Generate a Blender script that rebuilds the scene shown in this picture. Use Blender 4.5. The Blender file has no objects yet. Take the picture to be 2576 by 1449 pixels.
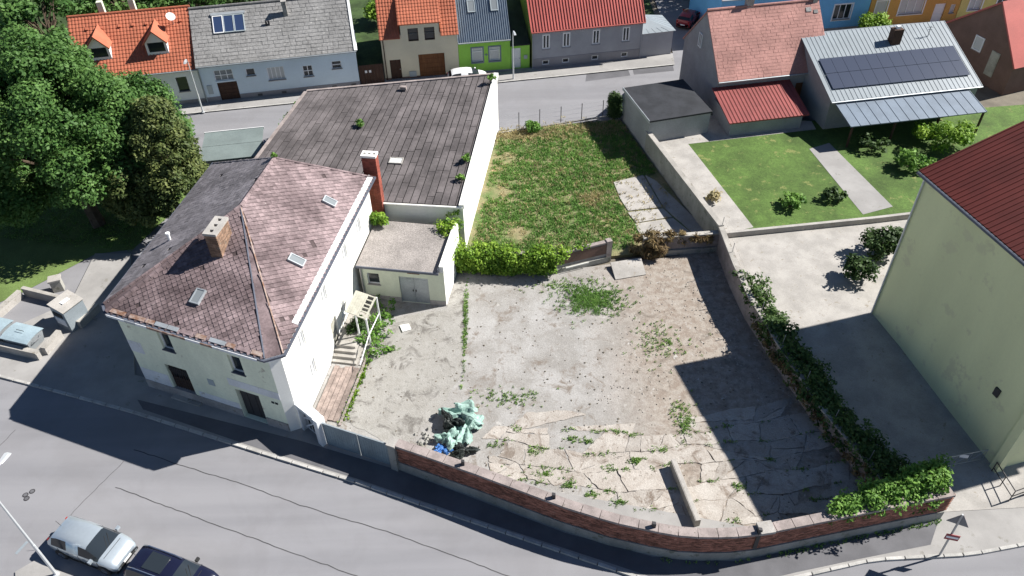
import bpy, math, random
import numpy as np
from mathutils import Matrix, Vector
random.seed(7); RNG = np.random.default_rng(7)
SC = bpy.context.scene; COL = SC.collection
rad = math.radians

# ---------------------------------------------------------------- camera, sky, sun, exposure
CAM_H, FPX, VP, PW, PH = 38.0, 2000.0, (1330.0, 2950.0), 2575.0, 1449.0
_dn = np.array([VP[0]-PW/2, VP[1]-PH/2, FPX]); _dn /= np.linalg.norm(_dn)
_up = -_dn; _fw = np.array([0, 0, 1.0]); _Y = _fw-_up*(_fw@_up); _Y /= np.linalg.norm(_Y); _X = np.cross(_Y, _up)
RW = np.array([_X, _Y, _up])
def G(u, v, z=0.0):
    """survey helper: where the sight line of a picture point meets the level z"""
    r = RW@np.array([u-PW/2, v-PH/2, FPX]); t = (z-CAM_H)/r[2]
    return Vector((t*r[0], t*r[1], z))
def GP(u, v, p0, n):
    """where the sight line of a picture point meets a plane"""
    r = Vector(RW@np.array([u-PW/2, v-PH/2, FPX])); o = Vector((0, 0, CAM_H)); t = (Vector(p0)-o).dot(n)/r.dot(n)
    return o+r*t
cam_d = bpy.data.cameras.new('camera'); cam = bpy.data.objects.new('camera', cam_d); COL.objects.link(cam)
cx, cy, cz = RW@np.array([1., 0, 0]), RW@np.array([0, -1., 0]), RW@np.array([0, 0, -1.])
cam.matrix_world = Matrix(((cx[0], cy[0], cz[0], 0), (cx[1], cy[1], cz[1], 0), (cx[2], cy[2], cz[2], CAM_H), (0, 0, 0, 1)))
cam_d.sensor_width = 36; cam_d.lens = 36*FPX/PW; cam_d.clip_start = .5; cam_d.clip_end = 1500
SC.camera = cam
SUN_EL, SUN_AZ = rad(41.6), rad(15.5)
w = bpy.data.worlds.new('World'); SC.world = w; w.use_nodes = True
sky = w.node_tree.nodes.new('ShaderNodeTexSky'); sky.sky_type = 'NISHITA'; sky.sun_disc = False
sky.sun_elevation = SUN_EL; sky.sun_rotation = math.pi/2-SUN_AZ; sky.air_density = .75; sky.dust_density = 0; sky.ozone_density = 2.5
bg = w.node_tree.nodes['Background']; bg.inputs[1].default_value = .05
w.node_tree.links.new(sky.outputs[0], bg.inputs[0])
sd = bpy.data.lights.new('sun', 'SUN'); sun = bpy.data.objects.new('sun', sd); COL.objects.link(sun)
sd.energy = 5.0; sd.angle = rad(.5); sd.color = (1, .965, .91)
sdir = Vector((math.cos(SUN_EL)*math.cos(SUN_AZ), math.cos(SUN_EL)*math.sin(SUN_AZ), math.sin(SUN_EL)))
sun.rotation_euler = sdir.to_track_quat('Z', 'Y').to_euler(); sun.location = (0, 0, 60)
vs = SC.view_settings; vs.view_transform = 'Standard'; vs.look = 'None'; vs.gamma = 1; vs.use_curve_mapping = False; vs.exposure = 1.0

# ---------------------------------------------------------------- helpers: objects
def tag(o, label=None, cat=None, group=None, kind=None):
    if label: o['label'] = label
    if cat: o['category'] = cat
    if group: o['group'] = group
    if kind: o['kind'] = kind
    return o
def thing(name, label, cat, loc, group=None):
    o = bpy.data.objects.new(name, None); COL.objects.link(o); o.location = Vector(loc); o.empty_display_size = .3
    return tag(o, label, cat, group)
def root_of(o):
    while o.parent: o = o.parent
    return o
def link(name, me, parent=None, mats=None):
    o = bpy.data.objects.new(name, me); COL.objects.link(o)
    if parent is not None: o.parent = parent
    return o
class MB:
    """collects faces in world coordinates, then links them as ONE mesh object"""
    def __init__(s): s.v = []; s.f = []; s.m = []; s.mi = 0
    def add(s, vs, fs):
        n = len(s.v); s.v += [tuple(p) for p in vs]; s.f += [tuple(i+n for i in f) for f in fs]; s.m += [s.mi]*len(fs); return s
    def poly(s, ps): return s.add(ps, [tuple(range(len(ps)))])
    def hexa(s, b, t):
        n = len(b); fs = [tuple(reversed(range(n))), tuple(range(n, 2*n))]+[(i, (i+1) % n, n+(i+1) % n, n+i) for i in range(n)]
        return s.add(list(b)+list(t), fs)
    def prism(s, ps, z0, z1): return s.hexa([(p[0], p[1], z0) for p in ps], [(p[0], p[1], z1) for p in ps])
    def box(s, F, x0, x1, y0, y1, z0, z1):
        q = [(x0, y0), (x1, y0), (x1, y1), (x0, y1)]
        return s.hexa([F.P(a, b, z0) for a, b in q], [F.P(a, b, z1) for a, b in q])
    def bar(s, p, q, r, n=6, r2=None):
        p, q = Vector(p), Vector(q); d = (q-p).normalized(); a = d.orthogonal().normalized(); b = d.cross(a); r2 = r if r2 is None else r2
        c = [(math.cos(2*math.pi*i/n), math.sin(2*math.pi*i/n)) for i in range(n)]
        return s.hexa([p+(a*x+b*y)*r for x, y in c], [q+(a*x+b*y)*r2 for x, y in c])
    def tube(s, pts, r, n=6):
        for a, b in zip(pts, pts[1:]): s.bar(a, b, r, n)
        return s
    def plank(s, p, q, wd, h):
        """box lying along p-q, wd wide, h high above p-q"""
        p, q = Vector(p), Vector(q); d = (q-p); d.z = 0; d.normalize(); n = Vector((-d.y, d.x, 0))*wd/2; u = Vector((0, 0, h))
        return s.hexa([p-n, q-n, q+n, p+n], [p-n+u, q-n+u, q+n+u, p+n+u])
    def slab(s, ps, th):
        """polygon ps (counter-clockwise from above) thickened downwards"""
        ps = [Vector(p) for p in ps]; n = (ps[1]-ps[0]).cross(ps[2]-ps[0]).normalized()
        if n.z < 0: ps = ps[::-1]; n = -n
        return s.hexa([p-n*th for p in ps], ps)
    def build(s, name, mat, parent=None, smooth=False, kind=None):
        me = bpy.data.meshes.new(name); V = np.array(s.v, dtype=float)
        if parent is not None: off = np.array(root_of(parent).location)
        else: off = np.array([V[:, 0].mean(), V[:, 1].mean(), V[:, 2].min()])
        me.from_pydata([tuple(p) for p in V-off], [], s.f)
        for m in (mat if isinstance(mat, (list, tuple)) else [mat]): me.materials.append(m)
        me.polygons.foreach_set('material_index', s.m)
        if smooth: me.polygons.foreach_set('use_smooth', [True]*len(s.f))
        me.update(); o = link(name, me, parent)
        if parent is None: o.location = off
        if kind: o['kind'] = kind
        return o
class Fr:
    def __init__(s, O, az): s.O = Vector((O[0], O[1], O[2] if len(O) > 2 else 0)); a = rad(az); s.az = az; s.X = Vector((math.cos(a), math.sin(a), 0)); s.Y = Vector((-math.sin(a), math.cos(a), 0))
    def P(s, x, y, z=0): return s.O+s.X*x+s.Y*y+Vector((0, 0, z))
def quads(name, Q, tint, mat, parent=None, kind=None, tri=False):
    """numpy mesh of many small separate faces, one tint value each"""
    n, k = Q.shape[0], Q.shape[1]; V = Q.reshape(-1, 3)
    off = np.array(root_of(parent).location) if parent is not None else np.array([V[:, 0].mean(), V[:, 1].mean(), V[:, 2].min()])
    me = bpy.data.meshes.new(name); me.vertices.add(n*k); me.vertices.foreach_set('co', (V-off).ravel().astype(np.float32))
    me.loops.add(n*k); me.loops.foreach_set('vertex_index', np.arange(n*k, dtype=np.int32))
    me.polygons.add(n); me.polygons.foreach_set('loop_start', np.arange(0, n*k, k, dtype=np.int32)); me.polygons.foreach_set('loop_total', np.full(n, k, dtype=np.int32))
    me.update(calc_edges=True)
    at = me.attributes.new('tint', 'FLOAT', 'FACE'); at.data.foreach_set('value', np.asarray(tint, dtype=np.float32))
    me.materials.append(mat); o = link(name, me, parent)
    if parent is None: o.location = off
    if kind: o['kind'] = kind
    return o
def pieces(name, me, Ms, parent, mat, limit=300, rest=None):
    """alike pieces sharing one mesh: the nearest as parts of their own, the others joined into one part"""
    base = Matrix.Translation(-Vector(root_of(parent).location)); c = Vector((0, 0, CAM_H))
    me.materials.clear(); me.materials.append(mat)
    Ms = sorted(Ms, key=lambda m: (m.translation-c).length)
    for m in Ms[:limit]:
        o = link(name, me, parent); o.matrix_basis = base@m
    R = Ms[limit:]
    if R:
        V = np.array([tuple(v.co) for v in me.vertices]); F = [tuple(p.vertices) for p in me.polygons]; n = len(V)
        H = np.c_[V, np.ones(n)]; allv = []; fs = []
        for i, m in enumerate(R):
            allv.append((H@np.array(base@m).T)[:, :3]); fs += [tuple(k+i*n for k in f) for f in F]
        m2 = bpy.data.meshes.new(rest or name); m2.from_pydata([tuple(p) for p in np.vstack(allv)], [], fs); m2.materials.append(mat)
        t = m2.attributes.new('tint', 'FLOAT', 'FACE'); t.data.foreach_set('value', np.repeat(RNG.random(len(R)), len(F)).astype(np.float32))
        m2.update(); o = link(rest or name, m2, parent); o['kind'] = 'stuff'
def piece_mesh(name, vs, fs):
    me = bpy.data.meshes.new(name); me.from_pydata(vs, [], fs); me.update(); return me
def box_mesh(name, x, y, z0, z1, taper=0.0):
    a, b = x/2, y/2; c, d = a-taper, b-taper
    return piece_mesh(name, [(-a, -b, z0), (a, -b, z0), (a, b, z0), (-a, b, z0), (-c, -d, z1), (c, -d, z1), (c, d, z1), (-c, d, z1)],
                      [(3, 2, 1, 0), (4, 5, 6, 7), (0, 1, 5, 4), (1, 2, 6, 5), (2, 3, 7, 6), (3, 0, 4, 7)])
def basis(o, x, y, z):
    return Matrix(((x[0], y[0], z[0], o[0]), (x[1], y[1], z[1], o[1]), (x[2], y[2], z[2], o[2]), (0, 0, 0, 1)))
def copy_tree(o, parent=None):
    c = o.copy(); COL.objects.link(c); c.parent = parent
    for ch in list(o.children): copy_tree(ch, c)
    return c
def inpoly(x, y, P):
    r = False
    for i in range(len(P)):
        a, b = P[i], P[i-1]
        if (a[1] > y) != (b[1] > y) and x < (b[0]-a[0])*(y-a[1])/(b[1]-a[1])+a[0]: r = not r
    return r
def edge_dist(x, y, P):
    d = 1e9
    for i in range(len(P)):
        a, b = P[i-1], P[i]; vx, vy = b[0]-a[0], b[1]-a[1]; t = max(0, min(1, ((x-a[0])*vx+(y-a[1])*vy)/(vx*vx+vy*vy+1e-9)))
        d = min(d, math.hypot(x-a[0]-t*vx, y-a[1]-t*vy))
    return d

# ---------------------------------------------------------------- helpers: materials
def mat_new(name):
    m = bpy.data.materials.new(name); m.use_nodes = True; nt = m.node_tree; return m, nt, nt.nodes['Principled BSDF']
def nd(nt, t, **kw):
    n = nt.nodes.new(t)
    for k, v in kw.items(): setattr(n, k, v)
    return n
def mixc(nt, fac, a, b, mode='MIX'):
    n = nd(nt, 'ShaderNodeMix', data_type='RGBA', blend_type=mode)
    for s, v in ((n.inputs[0], fac), (n.inputs[6], a), (n.inputs[7], b)):
        if hasattr(v, 'is_linked'): nt.links.new(v, s)
        else: s.default_value = (*v, 1) if isinstance(v, tuple) else v
    return n.outputs[2]
def noise(nt, pos, scale, detail=4, rough=.6, dist=0):
    n = nd(nt, 'ShaderNodeTexNoise'); n.inputs['Scale'].default_value = scale; n.inputs['Detail'].default_value = detail; n.inputs['Roughness'].default_value = rough; n.inputs['Distortion'].default_value = dist
    nt.links.new(pos, n.inputs['Vector']); return n.outputs['Fac']
def ramp(nt, fac, a, b):
    n = nd(nt, 'ShaderNodeMapRange'); n.interpolation_type = 'SMOOTHSTEP'
    n.inputs[1].default_value = a; n.inputs[2].default_value = b; nt.links.new(fac, n.inputs[0]); return n.outputs[0]
def wpos(nt): return nd(nt, 'ShaderNodeNewGeometry').outputs['Position']
def bump(nt, bs, h, strength, dist):
    b = nd(nt, 'ShaderNodeBump'); b.inputs['Strength'].default_value = strength; b.inputs['Distance'].default_value = dist
    nt.links.new(h, b.inputs['Height']); nt.links.new(b.outputs[0], bs.inputs['Normal'])
def sc(c, k): return tuple(min(1, x*k) for x in c)
def M(name, col, rough=.85, var=.25, scale=.8, fine=14, fvar=.2, col2=None, spot=None, spot_scale=3, spot_at=.62, bmp=.3, bdist=.02, bscale=25, tint=0, metal=0, spec=.3, stretch=None):
    m, nt, bs = mat_new(name); p = wpos(nt)
    if stretch:
        mp = nd(nt, 'ShaderNodeMapping'); mp.inputs['Scale'].default_value = stretch; nt.links.new(p, mp.inputs[0]); p2 = mp.outputs[0]
    else: p2 = p
    big = noise(nt, p2, scale, 5, .62); c = mixc(nt, ramp(nt, big, .32, .68), sc(col, 1-var), col2 or sc(col, 1+var))
    f = noise(nt, p, fine, 3, .7); c = mixc(nt, ramp(nt, f, .25, .75), c, mixc(nt, 1.0, c, (1-fvar,)*3, 'MULTIPLY'))
    if spot:
        s = noise(nt, p, spot_scale, 6, .7); c = mixc(nt, ramp(nt, s, spot_at, spot_at+.08), c, spot)
    if tint:
        a = nd(nt, 'ShaderNodeAttribute'); a.attribute_name = 'tint'; oi = nd(nt, 'ShaderNodeObjectInfo')
        ad = nd(nt, 'ShaderNodeMath', operation='ADD'); nt.links.new(a.outputs['Fac'], ad.inputs[0]); nt.links.new(oi.outputs['Random'], ad.inputs[1])
        fr = nd(nt, 'ShaderNodeMath', operation='FRACT'); nt.links.new(ad.outputs[0], fr.inputs[0])
        c = mixc(nt, fr.outputs[0], mixc(nt, 1.0, c, (1-tint,)*3, 'MULTIPLY'), mixc(nt, 1.0, c, (1+tint,)*3, 'MULTIPLY'))
    nt.links.new(c, bs.inputs['Base Color']); bs.inputs['Roughness'].default_value = rough; bs.inputs['Metallic'].default_value = metal
    bs.inputs['Specular IOR Level'].default_value = spec
    if bmp: bump(nt, bs, noise(nt, p, bscale, 4, .65), bmp, bdist)
    return m
def leafmat(name, c1, c2, trans=.3):
    m, nt, bs = mat_new(name); a = nd(nt, 'ShaderNodeAttribute'); a.attribute_name = 'tint'
    p = wpos(nt); c = mixc(nt, a.outputs['Fac'], c1, c2); c = mixc(nt, ramp(nt, noise(nt, p, .6, 3), .35, .65), mixc(nt, 1., c, (.75, .8, .8), 'MULTIPLY'), c)
    nt.links.new(c, bs.inputs['Base Color']); bs.inputs['Roughness'].default_value = .6; bs.inputs['Specular IOR Level'].default_value = .25
    tr = nd(nt, 'ShaderNodeBsdfTranslucent'); nt.links.new(c, tr.inputs[0]); mx = nd(nt, 'ShaderNodeMixShader'); mx.inputs[0].default_value = trans
    out = nt.nodes['Material Output']; nt.links.new(bs.outputs[0], mx.inputs[1]); nt.links.new(tr.outputs[0], mx.inputs[2]); nt.links.new(mx.outputs[0], out.inputs[0]); return m
def plain(name, col, rough=.5, metal=0, spec=.5, coat=0):
    m, nt, bs = mat_new(name); p = wpos(nt); c = mixc(nt, noise(nt, p, 6, 3), sc(col, .88), sc(col, 1.08)); nt.links.new(c, bs.inputs['Base Color'])
    bs.inputs['Roughness'].default_value = rough; bs.inputs['Metallic'].default_value = metal; bs.inputs['Specular IOR Level'].default_value = spec; bs.inputs['Coat Weight'].default_value = coat
    return m
T = {}
T['soil'] = M('soil', (.16, .14, .11), scale=.3, bmp=.5)
m, nt, bs = mat_new('asphalt'); p = wpos(nt); mp = nd(nt, 'ShaderNodeMapping'); mp.inputs['Rotation'].default_value = (0, 0, rad(20)); mp.inputs['Scale'].default_value = (.05, .62, 1); nt.links.new(p, mp.inputs[0])
c = mixc(nt, ramp(nt, noise(nt, mp.outputs[0], 1, 4, .55), .3, .7), (.203, .202, .214), (.238, .236, .248)); c = mixc(nt, ramp(nt, noise(nt, p, .22, 6, .65, .5), .42, .62), c, mixc(nt, 1., c, (.93, .925, .92), 'MULTIPLY'))
c = mixc(nt, ramp(nt, noise(nt, p, 1.1, 6, .7), .66, .76), c, mixc(nt, 1., c, (.8, .8, .8), 'MULTIPLY')); c = mixc(nt, ramp(nt, noise(nt, p, 45, 2, .7), .2, .8), mixc(nt, 1., c, (.84, .84, .84), 'MULTIPLY'), mixc(nt, 1., c, (1.1, 1.1, 1.1), 'MULTIPLY'))
nt.links.new(c, bs.inputs['Base Color']); bs.inputs['Roughness'].default_value = .9; bs.inputs['Specular IOR Level'].default_value = .25; bump(nt, bs, noise(nt, p, 60, 3, .7), .3, .01); T['asphalt'] = m
T['asphalt_dark'] = M('asphalt_dark', (.12, .119, .128), scale=.5, var=.15, fine=40, fvar=.15, bmp=.25, bscale=60)
T['pave'] = M('pave', (.3, .29, .28), scale=.4, var=.12, fine=30, fvar=.15, spot=(.2, .19, .17), spot_scale=1.2, spot_at=.6)
T['kerb'] = M('kerb', (.42, .41, .39), scale=1.5, var=.15, tint=.12, bmp=.4)
T['tar'] = M('tar', (.07, .068, .07), bmp=0)
T['concrete'] = M('concrete', (.36, .34, .31), scale=.6, var=.2, spot=(.2, .18, .15), spot_scale=1.6, spot_at=.58, bmp=.5)
T['concrete_pale'] = M('concrete_pale', (.37, .35, .325), scale=.7, var=.14, spot=(.24, .21, .17), spot_scale=2.2, spot_at=.6, bmp=.45)
def mottled(name, a, b, dirt, tint=0, amt=.52):
    m, nt, bs = mat_new(name); p = wpos(nt); c = mixc(nt, ramp(nt, noise(nt, p, 1.1, 6, .7, .6), .3, .7), a, b)
    c = mixc(nt, ramp(nt, noise(nt, p, .75, 7, .72, .8), amt, amt+.14), c, dirt); c = mixc(nt, ramp(nt, noise(nt, p, 3.2, 6, .75), .58, .7), c, sc(dirt, .8)); c = mixc(nt, ramp(nt, noise(nt, p, 6.5, 5, .7), .62, .7), c, sc(b, 1.2))
    c = mixc(nt, ramp(nt, noise(nt, p, 16, 3, .7), .3, .7), mixc(nt, 1., c, (.82, .81, .8), 'MULTIPLY'), c)
    if tint:
        oi = nd(nt, 'ShaderNodeObjectInfo'); c = mixc(nt, oi.outputs['Random'], mixc(nt, 1., c, (1-tint,)*3, 'MULTIPLY'), mixc(nt, 1., c, (1+tint,)*3, 'MULTIPLY'))
    nt.links.new(c, bs.inputs['Base Color']); bs.inputs['Roughness'].default_value = .95; bs.inputs['Specular IOR Level'].default_value = .15; bump(nt, bs, noise(nt, p, 9, 6, .75), .8, .05); return m
T['slab'] = mottled('slab', (.35, .315, .28), (.44, .41, .375), (.21, .172, .142), .1)
T['drive_worn'] = mottled('drive_worn', (.29, .278, .255), (.345, .335, .315), (.165, .155, .142), 0, .5)
T['coping'] = M('coping', (.3, .255, .24), scale=1.2, var=.2, spot=(.17, .15, .13), spot_scale=4, spot_at=.58, bmp=.6)
T['brick'] = M('brick', (.3, .13, .09), scale=1.5, var=.2, fine=20, fvar=.3, tint=.5, spot=(.3, .19, .15), spot_scale=5, spot_at=.6)
T['mortar'] = M('mortar', (.25, .2, .17), scale=2, var=.2)
T['plinth'] = M('plinth', (.3, .295, .27), scale=.7, var=.2, spot=(.17, .17, .14), spot_scale=1.5, spot_at=.56, bmp=.5, stretch=(1, 1, .4))
T['slate'] = M('slate', (.155, .112, .116), scale=.32, var=.25, col2=(.315, .24, .243), fine=7, fvar=.35, spot=(.62, .58, .54), spot_scale=3.2, spot_at=.675, tint=.22, bmp=.5, bscale=14)
T['slate_dark'] = M('slate_dark', (.19, .176, .188), scale=.5, var=.25, fine=7, fvar=.3, spot=(.3, .3, .3), spot_scale=6, spot_at=.72, tint=.2, bmp=.5, bscale=14)
T['sheet'] = M('sheet', (.122, .108, .108), scale=.5, var=.3, fine=5, fvar=.25, spot=(.24, .23, .22), spot_scale=3.5, spot_at=.68, tint=.13, bmp=.5, bscale=12)
T['gravel'] = M('gravel', (.355, .35, .352), scale=.8, var=.1, fine=12, fvar=.3, spot=(.2, .19, .18), spot_scale=6, spot_at=.66, bmp=.7, bscale=14, bdist=.04)
T['underlay'] = M('underlay', (.075, .055, .055), var=.2, bmp=0)
T['gap'] = M('gap', (.035, .032, .032), bmp=0)
T['gravel_roof'] = M('gravel_roof', (.34, .31, .29), scale=.6, var=.15, fine=10, fvar=.45, bmp=1, bscale=12, bdist=.05, spot=(.15, .13, .12), spot_scale=7, spot_at=.64)
T['white'] = M('white', (.8, .79, .74), scale=.4, var=.05, fine=8, fvar=.06, spot=(.6, .57, .5), spot_scale=1.2, spot_at=.66, stretch=(1, 1, .3))
T['cream'] = M('cream', (.62, .645, .51), scale=.5, var=.08, fine=8, fvar=.08, spot=(.47, .46, .38), spot_scale=1.4, spot_at=.62, stretch=(1, 1, .35))
T['shabby'] = M('shabby', (.76, .79, .62), scale=.5, var=.08, fine=6, fvar=.1, spot=(.44, .41, .32), spot_scale=1.1, spot_at=.6, stretch=(1, 1, .4))
T['whitewash'] = M('whitewash', (.68, .69, .7), scale=.9, var=.08, fine=8, fvar=.1, spot=(.45, .43, .38), spot_scale=2, spot_at=.6)
T['base_grey'] = M('base_grey', (.36, .335, .32), scale=.9, var=.18, spot=(.22, .2, .18), spot_scale=2.5, spot_at=.58)
T['rust'] = M('rust', (.28, .13, .07), scale=2.5, var=.3, col2=(.42, .34, .3), bmp=.3)
T['zinc'] = M('zinc', (.42, .45, .47), rough=.45, scale=.8, var=.1, metal=.35, bmp=0)
T['zinc_dark'] = M('zinc_dark', (.1, .11, .14), rough=.5, scale=.8, var=.15, bmp=0)
T['redbrick'] = M('redbrick', (.29, .08, .055), scale=1.2, var=.2, tint=.2, fine=20)
T['oldbrick'] = M('oldbrick', (.25, .16, .11), scale=1.5, var=.3, tint=.35, spot=(.2, .17, .14), spot_scale=4, spot_at=.58)
T['rooftile'] = M('rooftile', (.4, .125, .07), scale=.5, var=.12, fine=4, fvar=.2, bmp=.2)
T['roofpink'] = M('roofpink', (.42, .22, .19), scale=.4, var=.18, fine=6, fvar=.25, spot=(.2, .13, .12), spot_scale=2.2, spot_at=.66)
T['roofgrey'] = M('roofgrey', (.25, .245, .24), scale=.5, var=.15, fine=6, fvar=.4, spot=(.38, .37, .35), spot_scale=4, spot_at=.6, tint=.2)
T['metal_blue'] = M('metal_blue', (.16, .2, .25), rough=.45, scale=.6, var=.1, bmp=0, spec=.5)
T['metal_red'] = M('metal_red', (.46, .12, .1), rough=.5, scale=.5, var=.08, bmp=0)
T['metal_grey'] = M('metal_grey', (.24, .275, .3), rough=.45, scale=.5, var=.08, bmp=0)
T['roof_wine'] = M('roof_wine', (.25, .06, .055), rough=.6, scale=.5, var=.15, bmp=0)
T['metal_maroon'] = M('metal_maroon', (.1, .02, .016), rough=.5, scale=.5, var=.15, bmp=0)
T['black_roof'] = M('black_roof', (.03, .032, .037), rough=.7, bmp=0)
T['w_white'] = M('w_white', (.76, .77, .76), scale=.4, var=.04, fine=8, fvar=.05, spot=(.62, .61, .58), spot_scale=.8, spot_at=.68)
T['w_ice'] = M('w_ice', (.62, .72, .79), scale=.4, var=.05, fine=8, fvar=.05)
T['w_sand'] = M('w_sand', (.68, .62, .46), scale=.4, var=.05, fine=8, fvar=.05)
T['w_green'] = M('w_green', (.3, .6, .09), scale=.4, var=.06, fine=8, fvar=.05)
T['w_olive'] = M('w_olive', (.2, .21, .09), scale=.4, var=.06)
T['w_grey'] = M('w_grey', (.36, .365, .39), scale=.5, var=.08, fine=8, fvar=.08)
T['w_grey2'] = M('w_grey2', (.27, .265, .28), scale=.5, var=.1, fine=8, fvar=.08)
T['w_gable'] = M('w_gable', (.3, .31, .32), scale=.5, var=.1)
T['w_blue'] = M('w_blue', (.19, .5, .8), scale=.4, var=.05)
T['w_orange'] = M('w_orange', (.66, .36, .1), scale=.4, var=.05)
T['w_yellow'] = M('w_yellow', (.75, .63, .22), scale=.4, var=.05)
T['w_brown'] = M('w_brown', (.19, .12, .095), scale=.6, var=.12)
T['w_lime'] = M('w_lime', (.64, .66, .4), scale=.25, var=.06, fine=8, fvar=.04, spot=(.55, .55, .35), spot_scale=.6, spot_at=.56, stretch=(1, 1, .25))
T['frame_white'] = plain('frame_white', (.8, .8, .8), .5)
T['frame_grey'] = plain('frame_grey', (.35, .4, .42), .5)
T['frame_dark'] = plain('frame_dark', (.06, .06, .065), .5)
T['wood'] = M('wood', (.2, .085, .035), scale=2, var=.2, fine=12, fvar=.25, stretch=(4, 4, .5))
T['wood_dark'] = M('wood_dark', (.07, .038, .026), scale=2, var=.2, stretch=(4, 4, .5))
T['plank'] = M('plank', (.27, .215, .19), scale=2, var=.25, fine=10, fvar=.3, tint=.2)
T['dark'] = plain('dark', (.012, .012, .014), .8)
T['blind'] = plain('blind', (.55, .56, .55), .7)
m, nt, bs = mat_new('glass'); bs.inputs['Base Color'].default_value = (.02, .026, .032, 1); bs.inputs['Roughness'].default_value = .08; bs.inputs['Specular IOR Level'].default_value = .6; T['glass'] = m
m, nt, bs = mat_new('glass_pale'); bs.inputs['Base Color'].default_value = (.2, .22, .23, 1); bs.inputs['Roughness'].default_value = .15; T['glass_pale'] = m
m, nt, bs = mat_new('collector'); bs.inputs['Base Color'].default_value = (.03, .05, .11, 1); bs.inputs['Roughness'].default_value = .1; T['collector'] = m
m, nt, bs = mat_new('pv'); bs.inputs['Base Color'].default_value = (.045, .055, .085, 1); bs.inputs['Roughness'].default_value = .22; T['pv'] = m
T['steel'] = plain('steel', (.4, .41, .42), .4, .6)
T['steel_dark'] = plain('steel_dark', (.05, .048, .05), .6, .3)
T['gate'] = M('gate', (.3, .36, .39), rough=.55, scale=.8, var=.12, bmp=0, metal=.2)
T['lamp_grey'] = plain('lamp_grey', (.55, .57, .58), .45, .3)
T['bin_lid'] = M('bin_lid', (.3, .385, .43), rough=.5, scale=1, var=.08, bmp=0)
T['bin_steel'] = M('bin_steel', (.4, .43, .45), rough=.4, metal=.4, scale=1, var=.1, bmp=0)
T['kiosk'] = M('kiosk', (.17, .205, .2), rough=.6, scale=.6, var=.1, bmp=0)
T['rubber'] = plain('rubber', (.02, .02, .02), .85)
T['paint_silver'] = plain('paint_silver', (.5, .56, .6), .28, .55, .5, .6)
T['paint_navy'] = plain('paint_navy', (.008, .009, .025), .2, 0, .5, .8)
T['paint_white'] = plain('paint_white', (.75, .75, .75), .3, 0, .5, .5)
T['paint_red'] = plain('paint_red', (.3, .02, .02), .3, 0, .5, .5)
T['chrome'] = plain('chrome', (.6, .6, .62), .2, .9)
T['lens'] = plain('lens', (.75, .77, .8), .12)
T['red_lens'] = plain('red_lens', (.35, .02, .015), .2)
T['tarp'] = M('tarp', (.25, .375, .33), rough=.5, scale=1.3, var=.25, fine=5, fvar=.2, bmp=.4, bscale=8)
T['tarp_black'] = M('tarp_black', (.02, .026, .024), rough=.5, scale=1.3, var=.3)
T['tarp_blue'] = M('tarp_blue', (.05, .16, .42), rough=.5, scale=1.3, var=.3)
T['sign_back'] = plain('sign_back', (.2, .2, .21), .6, .3)
T['sign_red'] = plain('sign_red', (.3, .03, .04), .5)
T['board'] = M('board', (.38, .37, .31), scale=1.5, var=.15, fine=8, fvar=.15)
T['bark'] = M('bark', (.09, .065, .045), scale=3, var=.3, bmp=.8, bscale=12)
T['leaf'] = leafmat('leaf', (.045, .115, .024), (.15, .27, .07), .33)
T['leaf_brown'] = leafmat('leaf_brown', (.055, .088, .025), (.215, .245, .078))
T['leaf_bright'] = leafmat('leaf_bright', (.1, .22, .02), (.3, .44, .05))
T['leaf_dark'] = leafmat('leaf_dark', (.025, .055, .015), (.085, .145, .04))
T['leaf_ivy'] = leafmat('leaf_ivy', (.08, .19, .03), (.22, .38, .07))
T['leaf_wall'] = leafmat('leaf_wall', (.04, .085, .02), (.125, .2, .055))
T['leaf_dry'] = leafmat('leaf_dry', (.13, .08, .04), (.33, .24, .11))
T['grass'] = leafmat('grass', (.13, .29, .06), (.33, .46, .14), .38)
T['straw'] = leafmat('straw', (.4, .32, .15), (.6, .52, .3), .3)
# yard floor: worn concrete drive at the house, pale gravel in the middle, brown trampled earth to the right
m, nt, bs = mat_new('yard_floor'); p = wpos(nt)
n1, n2, n3 = noise(nt, p, .35, 6, .65, .4), noise(nt, p, 1.6, 6, .7), noise(nt, p, 12, 4, .7)
c = mixc(nt, ramp(nt, n1, .3, .7), (.265, .252, .235), (.385, .376, .365))
sx = nd(nt, 'ShaderNodeSeparateXYZ'); nt.links.new(p, sx.inputs[0])
wob = nd(nt, 'ShaderNodeMath', operation='MULTIPLY_ADD'); wob.inputs[1].default_value = 5.; nt.links.new(n1, wob.inputs[0]); nt.links.new(sx.outputs[0], wob.inputs[2])
c = mixc(nt, ramp(nt, wob.outputs[0], 6.5, 12.5), c, mixc(nt, ramp(nt, n2, .35, .65), (.25, .205, .17), (.36, .325, .285)))
c = mixc(nt, ramp(nt, n2, .58, .74), c, (.24, .215, .19)); c = mixc(nt, ramp(nt, n3, .3, .7), mixc(nt, 1., c, (.8, .79, .78), 'MULTIPLY'), c)
c = mixc(nt, ramp(nt, noise(nt, p, .8, 7, .75, .9), .52, .68), c, (.18, .152, .128)); c = mixc(nt, ramp(nt, noise(nt, p, 2.6, 7, .75, .5), .58, .68), c, (.4, .385, .365)); s4 = noise(nt, p, 5.5, 5, .75); c = mixc(nt, ramp(nt, s4, .66, .72), c, (.45, .42, .37)); c = mixc(nt, ramp(nt, noise(nt, p, 7, 5, .75), .68, .74), c, (.12, .105, .085))
nt.links.new(c, bs.inputs['Base Color']); bs.inputs['Roughness'].default_value = .95; bs.inputs['Specular IOR Level'].default_value = .15
bump(nt, bs, n3, .6, .04); T['yard'] = m
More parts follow.
